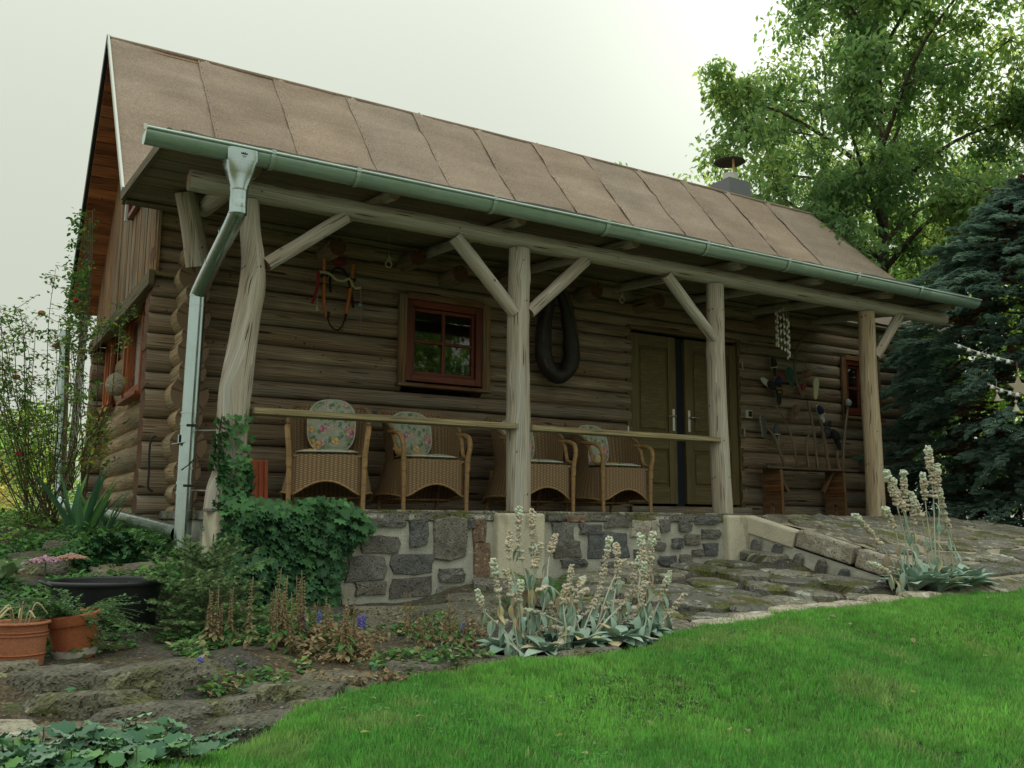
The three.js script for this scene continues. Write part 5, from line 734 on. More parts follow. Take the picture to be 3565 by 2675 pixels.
{ // young spruce
  const r = RNG(2100), sp = thing('spruce_sapling', 'small bushy spruce sapling standing before the ivy', 'spruce', [-0.49, -0.74, 0.98]); sp.scale.set(1.25, 0.92, 1.25); const br = [], nd = []; const NE = mk([-0.14, 0, 0, 0.14, 0, 0, 0, 0, 1], null, [0, 1, 2]);
  br.push(tube([V(0, 0, 0), V(0.02, 0.25, 0), V(0.035, 0.44, 0), V(0.04, 0.64, 0)], (t) => 0.013 - 0.01 * t, { seg: 10, rn: 6 }));
  const twig = (a, b, n, len) => { const d = V().subVectors(b, a), L = d.length(); br.push(tube([a, b], 0.0016, { seg: 1, rn: 4, straight: true, caps: false })); const q = new THREE.Quaternion().setFromUnitVectors(V(0, 0, 1), d.clone().normalize()), e = new THREE.Quaternion(); for (let i = 0; i < n; i++) { const t = i / n, roll = r() * 6.28, s = len * (0.8 + 0.4 * r()); e.setFromEuler(new THREE.Euler(0, 0, roll)); const mm = new THREE.Matrix4().compose(a.clone().addScaledVector(d, t), q.clone().multiply(e).multiply(new THREE.Quaternion().setFromEuler(new THREE.Euler(-0.75 - 0.3 * r(), 0, 0))), V(s * 1.1, s, s)); nd.push([mm, vary(mixc([0.11, 0.2, 0.08], [0.22, 0.33, 0.12], t * t * 0.8), r, 0.25)]); } };
  for (let k = 0; k < 46; k++) {
    const y = 0.03 + pow(k / 46, 0.9) * 0.44, a = k * 2.4 + r(), L = (0.4 - 0.6 * y * 0.75) * (0.75 + 0.4 * r()), b0 = V(0.02 * y, y, 0), tip = V(cos(a) * L, y + 0.05 + 0.12 * r() + y * 0.15, sin(a) * L); twig(b0, tip, 90, 0.022); const dir = V().subVectors(tip, b0);
    for (let j = 1; j < 9; j++) { const t = j / 9, s = j % 2 ? 1 : -1, p = b0.clone().addScaledVector(dir, t), sd = V(-sin(a) * s, 0.1, cos(a) * s).multiplyScalar(L * 0.34 * (1 - t * 0.7) * (0.7 + 0.5 * r())).addScaledVector(dir, 0.13); twig(p, p.clone().add(sd), 40, 0.02); }
  }
  for (let k = 0; k < 5; k++) { const a = k * 1.26; twig(V(0.036, 0.47, 0), V(0.036 + cos(a) * 0.12, 0.56, sin(a) * 0.12), 30, 0.014); }
  twig(V(0.035, 0.46, 0), V(0.04, 0.65, 0), 50, 0.013);
  obj('trunk', merge(br), stemM, sp); obj('needles', scatter(NE, nd), m.vc, sp);
}
// ---- pots and tub
function potGeo(rt, rb, h, rim) { return new THREE.LatheGeometry([[0.001, 0.004], [rb * 0.9, 0], [rb, 0.006], [lerp(rb, rt, 0.75), h * 0.75], [rt * 0.97, h - rim - 0.002], [rt + 0.008, h - rim], [rt + 0.012, h - 0.008], [rt + 0.008, h], [rt - 0.006, h], [rt - 0.012, h - 0.01], [rt - 0.02, h * 0.8], [0.001, h * 0.78]].map((p) => new THREE.Vector2(...p)), 40); }
{
  const uvm = (g) => { const p = g.attributes.position, u = g.attributes.uv; for (let i = 0; i < p.count; i++) u.setXY(i, Math.atan2(p.getZ(i), p.getX(i)) * 0.12, p.getY(i)); return g; };
  const r = RNG(2200), p1 = thing('terracotta_pot', 'round ribbed terracotta pot with dry strappy plant beside the tilted pot', 'flower pot', [-1.42, -0.735, 1.5]);
  obj('pot', uvm(potGeo(0.118, 0.108, 0.205, 0.012)), m.clay, p1); for (const y of [0.06, 0.145, 0.16]) obj('band', tube(Array.from({ length: 16 }, (_, k) => V(cos(k / 16 * 6.283) * (0.111 + y * 0.045), y, sin(k / 16 * 6.283) * (0.111 + y * 0.045))), 0.004, { seg: 40, rn: 6, closed: true }), tint(m.clay, 0.95, 0.85, 0.75), p1);
  obj('earth', at(new THREE.CircleGeometry(0.108, 24).rotateX(-PI / 2), 0, 0.185, 0), m.soil, p1);
  const sl = []; for (let k = 0; k < 10; k++) { const a = r() * 6.28, L = 0.08 + r() * 0.1; sl.push(tube([V(cos(a) * 0.03, 0.18, sin(a) * 0.03), V(cos(a) * 0.06, 0.18 + L * 0.6, sin(a) * 0.06), V(cos(a) * 0.11, 0.2 + L * 0.2, sin(a) * 0.11)], (t, q) => 0.006 * (1 - t * 0.6) * (0.3 + abs(cos(q))), { seg: 8, rn: 5 })); } obj('dry_leaves', merge(sl), flat(0.42, 0.36, 0.2), p1);
  const p2 = thing('terracotta_pot', 'tilted terracotta pot with white lime crust and trailing herb', 'flower pot', [-1.16, -0.735, 1.36]); p2.rotation.z = 0.13; obj('pot', uvm(potGeo(0.125, 0.092, 0.22, 0.05)), tint(m.clay, 1.05, 0.86, 0.72), p2);
  { // lime crust: a ragged white ring of mineral near the foot
    const pos = [], idx = [], N = 90; for (let k = 0; k <= N; k++) { const a = k / N * 2 * PI, e = 0.035 + 0.03 * fbm(k * 0.22, 1, 61, 3), e0 = 0.012 + 0.008 * vn(k * 0.5, 2, 62), rr = (y) => lerp(0.093, 0.1255, y / 0.22) + 0.0012; pos.push(cos(a) * rr(e0), e0, sin(a) * rr(e0), cos(a) * rr(e), e, sin(a) * rr(e)); } for (let k = 0; k < N; k++) { const a = k * 2; idx.push(a, a + 1, a + 2, a + 2, a + 1, a + 3); } obj('lime_crust', mk(pos, null, idx), flat(0.55, 0.5, 0.46, { side: THREE.DoubleSide }), p2);
  }
  const hb = [], hs = []; const sprig = (x, y, z, dx, dy, dz, n, s) => { const a = V(x, y, z), b = V(x + dx, y + dy, z + dz), mid = a.clone().lerp(b, 0.5).add(V(0, abs(dy) * 0.2 + 0.02, 0)), cu = new THREE.QuadraticBezierCurve3(a, mid, b); hs.push(tube([a, mid, b], 0.0013, { seg: 4, rn: 4, caps: false })); for (let i = 0; i < n; i++) { const p = cu.getPoint(0.15 + 0.85 * i / n); hb.push([M(p.x, p.y, p.z, -0.2 - r() * 0.6, r() * 6.28, (r() - 0.5), s * (0.7 + 0.6 * r())), vary(mixc(C.green, [0.14, 0.26, 0.12], r() * 0.8), r)]); } };
  for (let k = 0; k < 150; k++) { const a = r() * 6.28, d = r() * 0.1, out = 0.1 + r() * 0.12, rightward = cos(a) > 0.1; sprig(cos(a) * d, 0.2, sin(a) * d, cos(a) * out * (rightward ? 1.3 : 1), rightward ? 0.06 - r() * 0.22 : 0.03 + r() * 0.1, sin(a) * out, 14, 0.022); }
  obj('stems', merge(hs), stemG, p2); obj('herb', scatter(OVAL, hb), m.leaf, p2);
  const tb = thing('black_tub', 'large round black plastic tub between pots and spruce', 'tub', [-0.96, -0.74, 0.78]); obj('body', new THREE.LatheGeometry([[0.001, 0.01], [0.24, 0], [0.25, 0.01], [0.285, 0.31], [0.3, 0.315], [0.306, 0.335], [0.295, 0.345], [0.278, 0.335], [0.245, 0.03], [0.001, 0.03]].map((p) => new THREE.Vector2(...p)), 48), m.black, tb); obj('handle', tube([V(-0.28, 0.32, 0.1), V(-0.33, 0.34, 0.05), V(-0.33, 0.34, -0.05), V(-0.28, 0.32, -0.1)], 0.009, { seg: 12, rn: 6 }), m.black, tb);
}
// ---- lamb's ear: felted silver leaves and woolly flower spikes
{
  const r = RNG(2300), LG = [0, 1, 2].map((k) => leaf(1, [0.04, 0.13, 0.21, 0.24, 0.22, 0.13, 0], { cup: [0.35, 0.2, 0.5][k], bend: [0.5, 0.75, 0.3][k] }));
  const MS = [[0.34, 0.46, 0.38], [0.4, 0.51, 0.43], [0.27, 0.4, 0.32], [0.56, 0.48, 0.28], [0.4, 0.3, 0.21]].map((c) => flat(...c, { roughness: 1, side: THREE.DoubleSide })), stalkM = flat(0.56, 0.56, 0.46, { roughness: 1 }), spikeM = [flat(0.42, 0.35, 0.26, { roughness: 1 }), flat(0.5, 0.46, 0.36, { roughness: 1 })];
  const bead = new THREE.IcosahedronGeometry(1, 0);
  function spike(g, base, pts, whorls, s, pale) { // stalk with whorls of woolly calyces; the stalk's pairs of leaves belong to it
    const wob = pts.map(() => [(r() - 0.5) * 0.05, (r() - 0.5) * 0.05]); wob[0] = [0, 0]; const P = pts.map(([x, y, z], i) => V(base[0] + x + wob[i][0], base[1] + y, base[2] + z + wob[i][1])), cu = new THREE.CatmullRomCurve3(P), L = cu.getLength(); const st = obj('flower_stalk', tube(P, (t) => 0.0062 * (1 - 0.4 * t), { seg: 18, rn: 6 }), stalkM, g), it = [];
    const WN = Math.round(whorls * 1.25); for (let w = 0; w < WN; w++) { const top = w / WN, t = 1 - top * min(0.55, WN * 0.0145 / L) * (1 + 0.5 * top * top * top), p = cu.getPoint(clamp(t)), n = 9, ws = 0.7 + 0.55 * r() - (top > 0.75 && r() < 0.4 ? 0.35 : 0); for (let k = 0; k < n; k++) { if (r() < 0.12) continue; const a = k / n * 6.283 + w, q = ws * s * (0.75 + 0.25 * min(1, (w + 1) / 2)) * (0.85 + 0.3 * r()); it.push([M(p.x + cos(a) * q * 0.9, p.y + (r() - 0.5) * 0.014, p.z + sin(a) * q * 0.9, r() * 3, r() * 3, r(), q * 0.52, q * 0.5, q * 0.52), vary(pale && w < 5 ? [0.6, 0.63, 0.5] : [0.58, 0.5, 0.4], r, 0.25)]); } }
    obj('spike', scatter(bead, it), m.vc, st);
    for (let k = 0; k < 5; k++) { const t = 0.12 + 0.13 * k, p = cu.getPoint(t); for (const sgn of [0, PI]) { if (r() < 0.3) continue; const o = obj('stalk_leaf', LG[1], MS[r() < 0.25 ? 3 + floor(r() * 2) : floor(r() * 3)], st), q = 0.1 - 0.05 * t + 0.02 * r(); o.position.copy(p); o.rotation.set(0.5 + r() * 0.8, k * 1.6 + sgn + r() * 0.6, 0, 'YXZ'); o.scale.setScalar(q); } }
  }
  function rosette(g, x, z, n, s, lift = 0) { const y = H(x, z); for (let k = 0; k < n; k++) { const a = k * 2.4 + r() * 0.4, inner = k / n, o = obj('leaf', LG[k % 3], MS[r() < 0.1 ? 3 : floor(r() * 3)], g), q = s * (1 - 0.3 * inner) * (0.8 + 0.4 * r()); o.position.set(x + cos(a) * 0.012, y + 0.01 + 0.02 * inner + lift * 0.08, z + sin(a) * 0.012); o.rotation.set(-0.12 - lift - inner * 0.7 - r() * 0.3, a, (r() - 0.5) * 0.5, 'YXZ'); o.scale.setScalar(q); } }
  const A = thing('lambs_ear', "tall lamb's ear clump with many woolly spikes at the lawn edge", 'flowering plant');
  for (const [x, z] of [[0.92, 1.95], [1.08, 2.12], [1.16, 1.86], [1.3, 2.16], [1.4, 1.95], [1.52, 2.2], [1.62, 2.02], [1.75, 2.14], [1.86, 1.95], [1.28, 1.72], [1.55, 1.75], [1.72, 1.82]]) rosette(A, x, z, 24, 0.18);
  const T_ = [[1.08, 1.92, [[0, 0, 0], [-0.01, 0.3, 0.01], [-0.03, 0.6, 0.0], [-0.05, 0.8, -0.01]], 14], [1.1, 1.9, [[0, 0, 0], [0.02, 0.35, 0], [0.05, 0.62, 0], [0.06, 0.79, 0]], 14], [1.04, 1.95, [[0, 0, 0], [-0.04, 0.3, 0], [-0.09, 0.5, 0], [-0.11, 0.66, 0.02]], 9], [1.12, 1.94, [[0, 0, 0], [0.06, 0.3, 0.02], [0.12, 0.5, 0], [0.15, 0.64, 0]], 8], [1.06, 1.98, [[0, 0, 0], [0.02, 0.25, 0.04], [0.03, 0.45, 0.05], [0.02, 0.6, 0.05]], 9],
    [0.85, 2.1, [[0.1, 0, 0.05], [0, 0.12, 0], [-0.08, 0.3, 0], [-0.12, 0.52, 0]], 9], [0.86, 2.08, [[0.08, 0, 0.03], [-0.03, 0.15, 0], [-0.13, 0.26, 0], [-0.16, 0.36, 0]], 7], [0.9, 2.06, [[0.05, 0, 0], [0, 0.2, 0], [-0.02, 0.35, 0], [-0.03, 0.46, 0]], 8], [0.95, 2.05, [[0, 0, 0], [0.02, 0.2, 0], [0.03, 0.3, 0], [0.04, 0.4, 0]], 6],
    [1.22, 2.14, [[0, 0, 0], [0.02, 0.18, 0], [0.01, 0.33, 0], [0.03, 0.46, 0]], 8], [1.2, 2.16, [[0, 0, 0], [-0.02, 0.16, 0], [-0.03, 0.28, 0], [-0.03, 0.36, 0]], 6], [1.3, 2.1, [[0, 0, 0], [0.1, 0.16, -0.03], [0.2, 0.32, -0.05], [0.3, 0.62, -0.06]], 15], [1.32, 2.12, [[0, 0, 0], [0.18, 0.14, 0], [0.36, 0.27, -0.02], [0.46, 0.52, -0.03]], 12], [1.36, 2.1, [[0, 0, 0], [0.14, 0.16, 0], [0.3, 0.24, 0], [0.42, 0.32, 0]], 12],
    [1.62, 2.22, [[0, 0, 0], [0.03, 0.2, 0], [0.05, 0.4, 0], [0.05, 0.6, 0]], 13], [1.66, 2.2, [[0, 0, 0], [0.05, 0.18, 0], [0.1, 0.4, 0], [0.12, 0.6, 0]], 12], [1.68, 2.24, [[0, 0, 0], [0, 0.15, 0], [-0.02, 0.3, 0], [-0.02, 0.44, 0]], 9], [1.72, 2.2, [[0, 0, 0], [0.06, 0.15, 0], [0.12, 0.26, 0], [0.18, 0.38, 0]], 8], [1.75, 2.18, [[0, 0, 0], [0.1, 0.1, 0.02], [0.18, 0.16, 0.02], [0.26, 0.24, 0.02]], 7], [1.6, 2.26, [[0, 0, 0], [0.04, 0.14, 0], [0.04, 0.25, 0], [0.06, 0.34, 0]], 7],
    [1.4, 2.2, [[0, 0, 0], [0.16, 0.06, 0.08], [0.34, 0.04, 0.12], [0.46, 0.03, 0.14]], 6], [1.55, 2.1, [[0, 0, 0], [0.02, 0.2, 0], [0.02, 0.38, 0], [0.04, 0.55, 0]], 10]];
  for (const [x, z, p, w] of T_) spike(A, [x, H(x, z), z], p, w, 0.0155, r() < 0.25);
  for (let k = 0; k < 20; k++) { const x = 0.9 + r() * 0.95, z = 1.8 + r() * 0.4, a = r() * 6.28, l = 0.12 + r() * 0.3, h = 0.12 + r() * 0.32; spike(A, [x, H(x, z), z], [[0, 0, 0], [cos(a) * l * 0.3, h * 0.5, sin(a) * l * 0.2], [cos(a) * l * 0.7, h * 0.85, sin(a) * l * 0.4], [cos(a) * l, h * (0.8 + 0.4 * r()), sin(a) * l * 0.5]], 5 + floor(r() * 6), 0.0145, r() < 0.3); }
  const B = thing('lambs_ear', "lamb's ear clump with leaning spikes beside the ramp kerb", 'flowering plant');
  for (const [x, z] of [[4.55, 1.92], [4.72, 2.0], [4.86, 1.88], [5.0, 2.0], [5.15, 1.94], [4.95, 1.75], [5.3, 1.86], [4.66, 1.8]]) rosette(B, x, z, 24, 0.24, 0.4);
  for (const [x, z, p, w] of [[4.5, 1.9, [[0, 0, 0], [-0.15, 0.2, 0], [-0.35, 0.42, 0], [-0.56, 0.6, 0]], 13], [4.5, 1.92, [[0, 0, 0], [-0.1, 0.25, 0], [-0.2, 0.5, 0], [-0.28, 0.66, 0]], 10], [4.52, 1.9, [[0, 0, 0], [-0.02, 0.3, 0], [-0.12, 0.65, 0], [-0.26, 0.94, 0]], 12], [4.54, 1.9, [[0, 0, 0], [0.0, 0.3, 0], [-0.05, 0.6, 0], [-0.16, 0.88, 0]], 11], [4.56, 1.9, [[0, 0, 0], [0.02, 0.3, 0], [0.0, 0.62, 0], [-0.07, 0.94, 0]], 12], [4.58, 1.92, [[0, 0, 0], [0.02, 0.25, 0], [0.02, 0.5, 0], [-0.02, 0.74, 0]], 9],
    [4.85, 1.9, [[0, 0, 0], [0.0, 0.4, 0], [0.0, 0.75, 0], [-0.01, 1.16, 0]], 15], [4.86, 1.9, [[0, 0, 0], [0.02, 0.4, 0], [0.05, 0.7, 0], [0.08, 1.02, 0]], 11], [4.84, 1.9, [[0, 0, 0], [-0.03, 0.4, 0], [-0.06, 0.68, 0], [-0.1, 0.95, 0]], 10], [4.82, 1.92, [[0, 0, 0], [-0.06, 0.3, 0], [-0.14, 0.56, 0], [-0.22, 0.8, 0]], 9], [5.1, 1.88, [[0, 0, 0], [-0.02, 0.3, 0], [-0.06, 0.55, 0], [-0.14, 0.82, 0]], 11], [5.12, 1.88, [[0, 0, 0], [0.0, 0.3, 0], [-0.02, 0.46, 0], [-0.06, 0.64, 0]], 8], [4.45, 1.95, [[0, 0, 0], [-0.14, 0.12, 0], [-0.28, 0.2, 0], [-0.42, 0.26, 0]], 8]]) spike(B, [x, H(x, z), z], p, w, 0.021, true);
}
// ---- ferns, dried sage, bed plants
{
  const r = RNG(2400); const frond = (L, n) => { const it = []; for (let k = 1; k < n; k++) { const t = k / n, w = L * 0.3 * pow(sin(PI * (0.12 + 0.86 * t)), 0.8) * (1 - 0.25 * t); for (const s of [-1, 1]) it.push([M(0, -0.5 * t * t * L * 0.9, t * L, 0.25, s * 1.2, 0, w, w, w * 0.95), vary(mixc(C.fresh, C.green, r()), r, 0.2)]); } return it; };
  const FP = leaf(1, [0.03, 0.045, 0.035, 0.02, 0], { cup: 0, bend: 0.2 });
  for (const [x, z, s, lab] of [[1.95, 0.78, 0.34, 'bright green fern growing at the foot of the plaster pier'], [1.98, 0.95, 0.28, 'small fern in front of the larger fern by the pier'], [1.72, 0.75, 0.2, 'little fern behind the tall woolly flower stalks']]) { const f = thing('fern', lab, 'fern', [x, H(x, z), z], 0, 'ferns below the porch'); for (let k = 0; k < 9; k++) { const o = obj('frond', scatter(FP, frond(s * (0.8 + 0.4 * r()), 20)), m.leaf, f); o.rotation.set(-0.5 - r() * 0.6, k * 0.7 + r() * 0.4, 0, 'YXZ'); } }
  // dried sage: brown stems with whorls and withered leaves
  const protos = [0, 1, 2].map((v) => { const it = [], L = 0.26 + v * 0.06, st = tube([V(0, 0, 0), V(0.01, L * 0.5, 0), V(0.015 * (v - 1), L, 0.01)], 0.0025, { seg: 5, rn: 4 }); for (let k = 0; k < 16; k++) { const y = L * (0.3 + 0.7 * k / 16), n = 6; for (let j = 0; j < n; j++) { const a = j * 1.05 + k, q = 0.022 * (1.25 - k / 16) + 0.004; it.push([M(0.01 * k / 16, y, 0, 0.3 + (r() - 0.5), a, 0, q, q, q), vary(mixc(C.dry, C.dryD, r()), r)]); } } for (let k = 0; k < 12; k++) { const a = r() * 6.28, y = L * (0.04 + 0.35 * r()), q = 0.04 + 0.03 * r(); it.push([M(0, y, 0, 0.1 + r() * 0.6, a, 0, q), vary(r() < 0.5 ? C.dry : C.green, r)]); } return [st, scatter(OVAL, it)]; });
  const spots = []; for (const [cx, cz, n, sp] of [[-0.46, 1.42, 4, 0.1], [-0.3, 1.62, 5, 0.12], [-0.16, 1.5, 5, 0.1], [0.02, 1.45, 5, 0.1], [0.1, 1.75, 4, 0.14], [0.4, 1.7, 4, 0.14], [0.66, 1.7, 5, 0.12]]) for (let k = 0; k < n; k++) spots.push([cx + (r() - 0.5) * sp * 2, cz + (r() - 0.5) * sp * 2, cx > 0.3 ? 0.72 : 0.8 + 0.4 * r()]);
  let first = []; spots.forEach(([x, z, s], i) => { const v = i % 3, g = thing('dried_sage', 'dried brown sage stem with withered leaves ' + (x < -0.2 ? 'beside the spruce sapling' : x < 0.25 ? 'in front of the ivy' : "next to the tall lamb's ear"), 'plant', [x, H(x, z), z], r() * 6.28, 'dried sage stems ' + (x < -0.2 ? 'by the spruce' : x < 0.25 ? 'by the ivy' : "by the lamb's ear")); g.scale.setScalar(s); obj('stem', protos[v][0], stemDry, g); obj('leaves', protos[v][1], m.leaf, g); });
  const pur = [flat(0.12, 0.11, 0.42), flat(0.16, 0.14, 0.5)]; for (const [x, z, h] of [[-0.08, 1.52, 0.17], [0.02, 1.5, 0.15], [0.34, 1.35, 0.14], [0.78, 1.75, 0.13], [-0.72, 2.02, 0.09], [0.33, 1.3, 0.12]]) { const g = thing('sage_flower', 'small upright violet sage flower in the bed', 'flower', [x, H(x, z), z], 0, 'violet sage flowers'), b = []; obj('stem', tube([V(0, 0, 0), V(0.005, h, 0)], 0.002, { seg: 2, rn: 4, straight: true }), stemG, g); for (let k = 0; k < 24; k++) { const a = k * 2.4, y = h * (0.5 + 0.55 * k / 24); b.push(at(new THREE.IcosahedronGeometry(0.006, 0), cos(a) * 0.009, y, sin(a) * 0.009)); } obj('petals', merge(b), pur[floor(r() * 2)], g); }
  // ground cover of small leaves through the bed
  const it = []; const sow = (x0, x1, z0, z1, n, s, cols, hgt, keep) => { for (let i = 0; i < n; i++) { const x = lerp(x0, x1, r()), z = lerp(z0, z1, r()); if (z > lawnZ(x) + 0.02 || (keep && !keep(x, z))) continue; const d = fbm(x * 2.4, z * 2.4, 77, 3); if (d < (x < -0.3 && z < 0.75 ? 0.33 : 0.43)) continue; it.push([M(x, H(x, z) + 0.006 + hgt * r() * (d - 0.4) * 4, z, -0.35 + (r() - 0.5) * 1.2, r() * 6.28, (r() - 0.5), s * (0.6 + 0.8 * r())), vary(cols[floor(r() * cols.length)], r)]); } };
  sow(-0.75, 1.0, 1.05, 2.2, 5200, 0.036, [C.green, C.fresh, C.green, C.dry], 0.07); sow(-0.7, 0.6, 0.75, 1.6, 2600, 0.04, [C.ivyL, C.green, C.fresh], 0.08); sow(-1.7, -0.35, -1.9, 0.7, 8000, 0.05, [C.ivyL, C.green, C.fresh], 0.1, (x, z) => hypot(x + 0.96, z - 0.78) > 0.32); sow(-1.9, -0.4, -5.5, -1.8, 3500, 0.05, [C.green, C.fresh, C.lime], 0.14); sow(-1.7, -0.9, 0.5, 1.5, 1500, 0.04, [C.green, C.fresh], 0.12, (x, z) => hypot(x + 0.96, z - 0.78) > 0.33); sow(1.2, 4.6, 0.25, 2.0, 700, 0.022, [C.green, C.fresh], 0.02); sow(8.0, 10.5, -0.4, 2.0, 2600, 0.05, [C.ivyD, C.green], 0.18);
  const gc = obj('ground_cover', scatter(OVAL, it), m.leaf); tag(gc, 'low mixed green ground cover and weeds in the beds', 'ground cover', null, 'stuff');
  const it3 = []; for (let i = 0; i < 5200; i++) { const x = lerp(-0.2, 1.0, r()), z = lerp(1.4, 2.25, r()); if (z > lawnZ(x) - 0.02) continue; const d = fbm(x * 3 + 7, z * 3, 78, 3); if (d < 0.42) continue; it3.push([M(x, H(x, z) + 0.01 + 0.12 * r() * (d - 0.4) * 3, z, (r() - 0.5) * 1.6, r() * 6.28, (r() - 0.5) * 1.6, 0.02 + 0.02 * r()), vary(mixc(C.dry, C.dryD, r()), r, 0.4)]); } tag(obj('withered_ground_cover', scatter(OVAL, it3), m.leaf), 'withered brown ground cover in front of the porch wall', 'ground cover', null, 'stuff');
}
{ // clover, plantain and a few dropped leaves in the lawn
  const r = RNG(2450), it = []; for (let i = 0; i < 9000; i++) { const x = lerp(-1.2, 8, r()), z = lawnZ(x) + 0.02 + pow(r(), 1.3) * 3, d = fbm(x * 1.7 + 3, z * 1.7, 91, 3); if (d < 0.53 || z > 5.2) continue; const a = r() * 6.28, y = H(x, z) + 0.018 + 0.02 * r(); for (let k = 0; k < 3; k++) it.push([M(x, y, z, -0.15 + (r() - 0.5) * 0.5, a + k * 2.09, 0, 0.013 + 0.008 * r()), vary(mixc([0.12, 0.34, 0.09], [0.22, 0.44, 0.14], r()), r, 0.2)]); }
  for (let i = 0; i < 90; i++) { const x = lerp(-1, 7, r()), z = lawnZ(x) + pow(r(), 1.5) * 2.8; it.push([M(x, H(x, z) + 0.04, z, (r() - 0.5) * 0.8, r() * 6.28, (r() - 0.5) * 0.8, 0.035 + 0.02 * r()), vary(r() < 0.5 ? C.dry : [0.4, 0.36, 0.08], r)]); }
  tag(obj('lawn_weeds', scatter(OVAL, it), m.leaf), 'clover and small weeds growing through the lawn', 'weeds', null, 'stuff');
}
// ---- broad leaves at the lawn corner, iris, hosta, sedum, weeds
{
  const r = RNG(2500), GM = [[0.06, 0.18, 0.08], [0.1, 0.25, 0.1], [0.13, 0.31, 0.08], [0.05, 0.15, 0.08]].map((c) => new THREE.MeshPhysicalMaterial({ color: lin(...c), roughness: 0.95, transmission: 0.25, thickness: 0, side: THREE.DoubleSide }));
  const patch = (name, lab, cat, x0, x1, z0, z1, n, s, h, G, group) => { const g = thing(name, lab, cat, [0, 0, 0], 0, group), st = []; for (let i = 0; i < n; i++) { const x = lerp(x0, x1, r()), z = lerp(z0, z1, r()), y = H(x, z), q = s * (0.6 + 0.7 * r()), hh = h * (0.3 + 0.9 * r()), o = obj('leaf', G, GM[floor(r() * 4)], g); o.position.set(x, y + hh, z); o.rotation.set(0.1 + (r() - 0.5) * 1.1, r() * 6.28, (r() - 0.5) * 0.9, 'YXZ'); o.scale.setScalar(q); st.push(tube([V(x, y - 0.01, z), V(x, y + hh, z)], 0.0018, { seg: 1, rn: 4, straight: true, caps: false })); } obj('stalks', merge(st), stemG, g); return g; };
  patch('strawberry_plants', 'clump of broad toothed leaves where the rocks meet the lawn', 'plant', -1.55, -0.92, 2.5, 2.98, 170, 0.082, 0.085, ROUND); patch('strawberry_plants', 'smaller patch of toothed leaves reaching along the lawn edge', 'plant', -0.92, -0.62, 2.45, 2.72, 40, 0.05, 0.035, ROUND);
  for (const [x, z, n] of [[-0.75, 2.12, 9], [-0.62, 2.24, 10], [-1.2, 1.98, 7], [-0.15, 2.2, 12], [-0.45, 2.1, 12], [0.15, 1.95, 10], [-1.0, 2.36, 8], [0.5, 1.95, 9], [-0.38, 2.3, 7], [-0.98, 2.1, 5], [-0.5, 1.95, 8]]) patch('weed', 'small rosette of fresh green leaves among the garden rocks', 'plant', x - 0.09, x + 0.09, z - 0.07, z + 0.07, n, 0.05, 0.03, OVAL, 'weeds among the rocks');
  const sw = leaf(1, [0.03, 0.045, 0.05, 0.045, 0.03, 0], { cup: 0.5, bend: 0.12 });
  const iris = (x, z, n, s, lab) => { const g = thing('iris', lab, 'iris', [x, H(x, z) - 0.02, z], 0, 'iris clumps at the gable'); for (let k = 0; k < n; k++) { const o = obj('leaf', sw, GM[k % 4], g), a = r() * 6.28; o.position.set(cos(a) * 0.1 * r(), 0, sin(a) * 0.1 * r()); o.rotation.set(-PI / 2 + 0.15 + r() * 0.5, a, 0, 'YXZ'); o.scale.set(s * 0.9, s, s * (0.7 + 0.5 * r())); } };
  iris(-0.86, -1.75, 20, 0.62, 'tall sword-leaved iris clump in front of the rose bush'); iris(-0.62, -2.1, 12, 0.5, 'shorter iris clump beside the drain pipe');
  const ho = thing('hosta', 'pale hosta leaves arching beside the pots', 'hosta', [-1.44, -0.46, 0.0]), HL = leaf(1, [0.04, 0.16, 0.24, 0.22, 0.12, 0], { cup: 0.2, bend: 0.6 }), hm = new THREE.MeshPhysicalMaterial({ color: lin(0.3, 0.42, 0.22), roughness: 0.95, transmission: 0.3, thickness: 0, side: THREE.DoubleSide }); for (let k = 0; k < 14; k++) { const o = obj('leaf', HL, hm, ho), a = k * 2.4; o.position.set(cos(a) * 0.03, 0.04, sin(a) * 0.03); o.rotation.set(-0.9 - r() * 0.4, a, 0, 'YXZ'); o.scale.setScalar(0.12 + 0.07 * r()); }
  for (const [x, z, lab] of [[-1.2, -0.15, 'pink sedum flower head behind the black tub'], [-1.05, -0.2, 'faded salmon sedum flower head next to the pink one']]) { const g = thing('sedum', lab, 'flower', [x, H(x, z), z], 0, 'sedum flowers'), b = [], c = lab[0] === 'p' ? [0.45, 0.26, 0.34] : [0.45, 0.27, 0.2]; for (let k = 0; k < 160; k++) { const a = r() * 6.28, d = sqrt(r()) * 0.09; b.push([M(cos(a) * d, 0.1 + 0.03 * (1 - d / 0.09) + 0.012 * r(), sin(a) * d, 0, 0, 0, 0.009), vary(c, r)]); } obj('flower_head', scatter(new THREE.IcosahedronGeometry(1, 0), b), m.vc, g); obj('stem', tube([V(0, 0, 0), V(0, 0.1, 0)], 0.005, { seg: 1, rn: 5, straight: true }), stemG, g); }
}
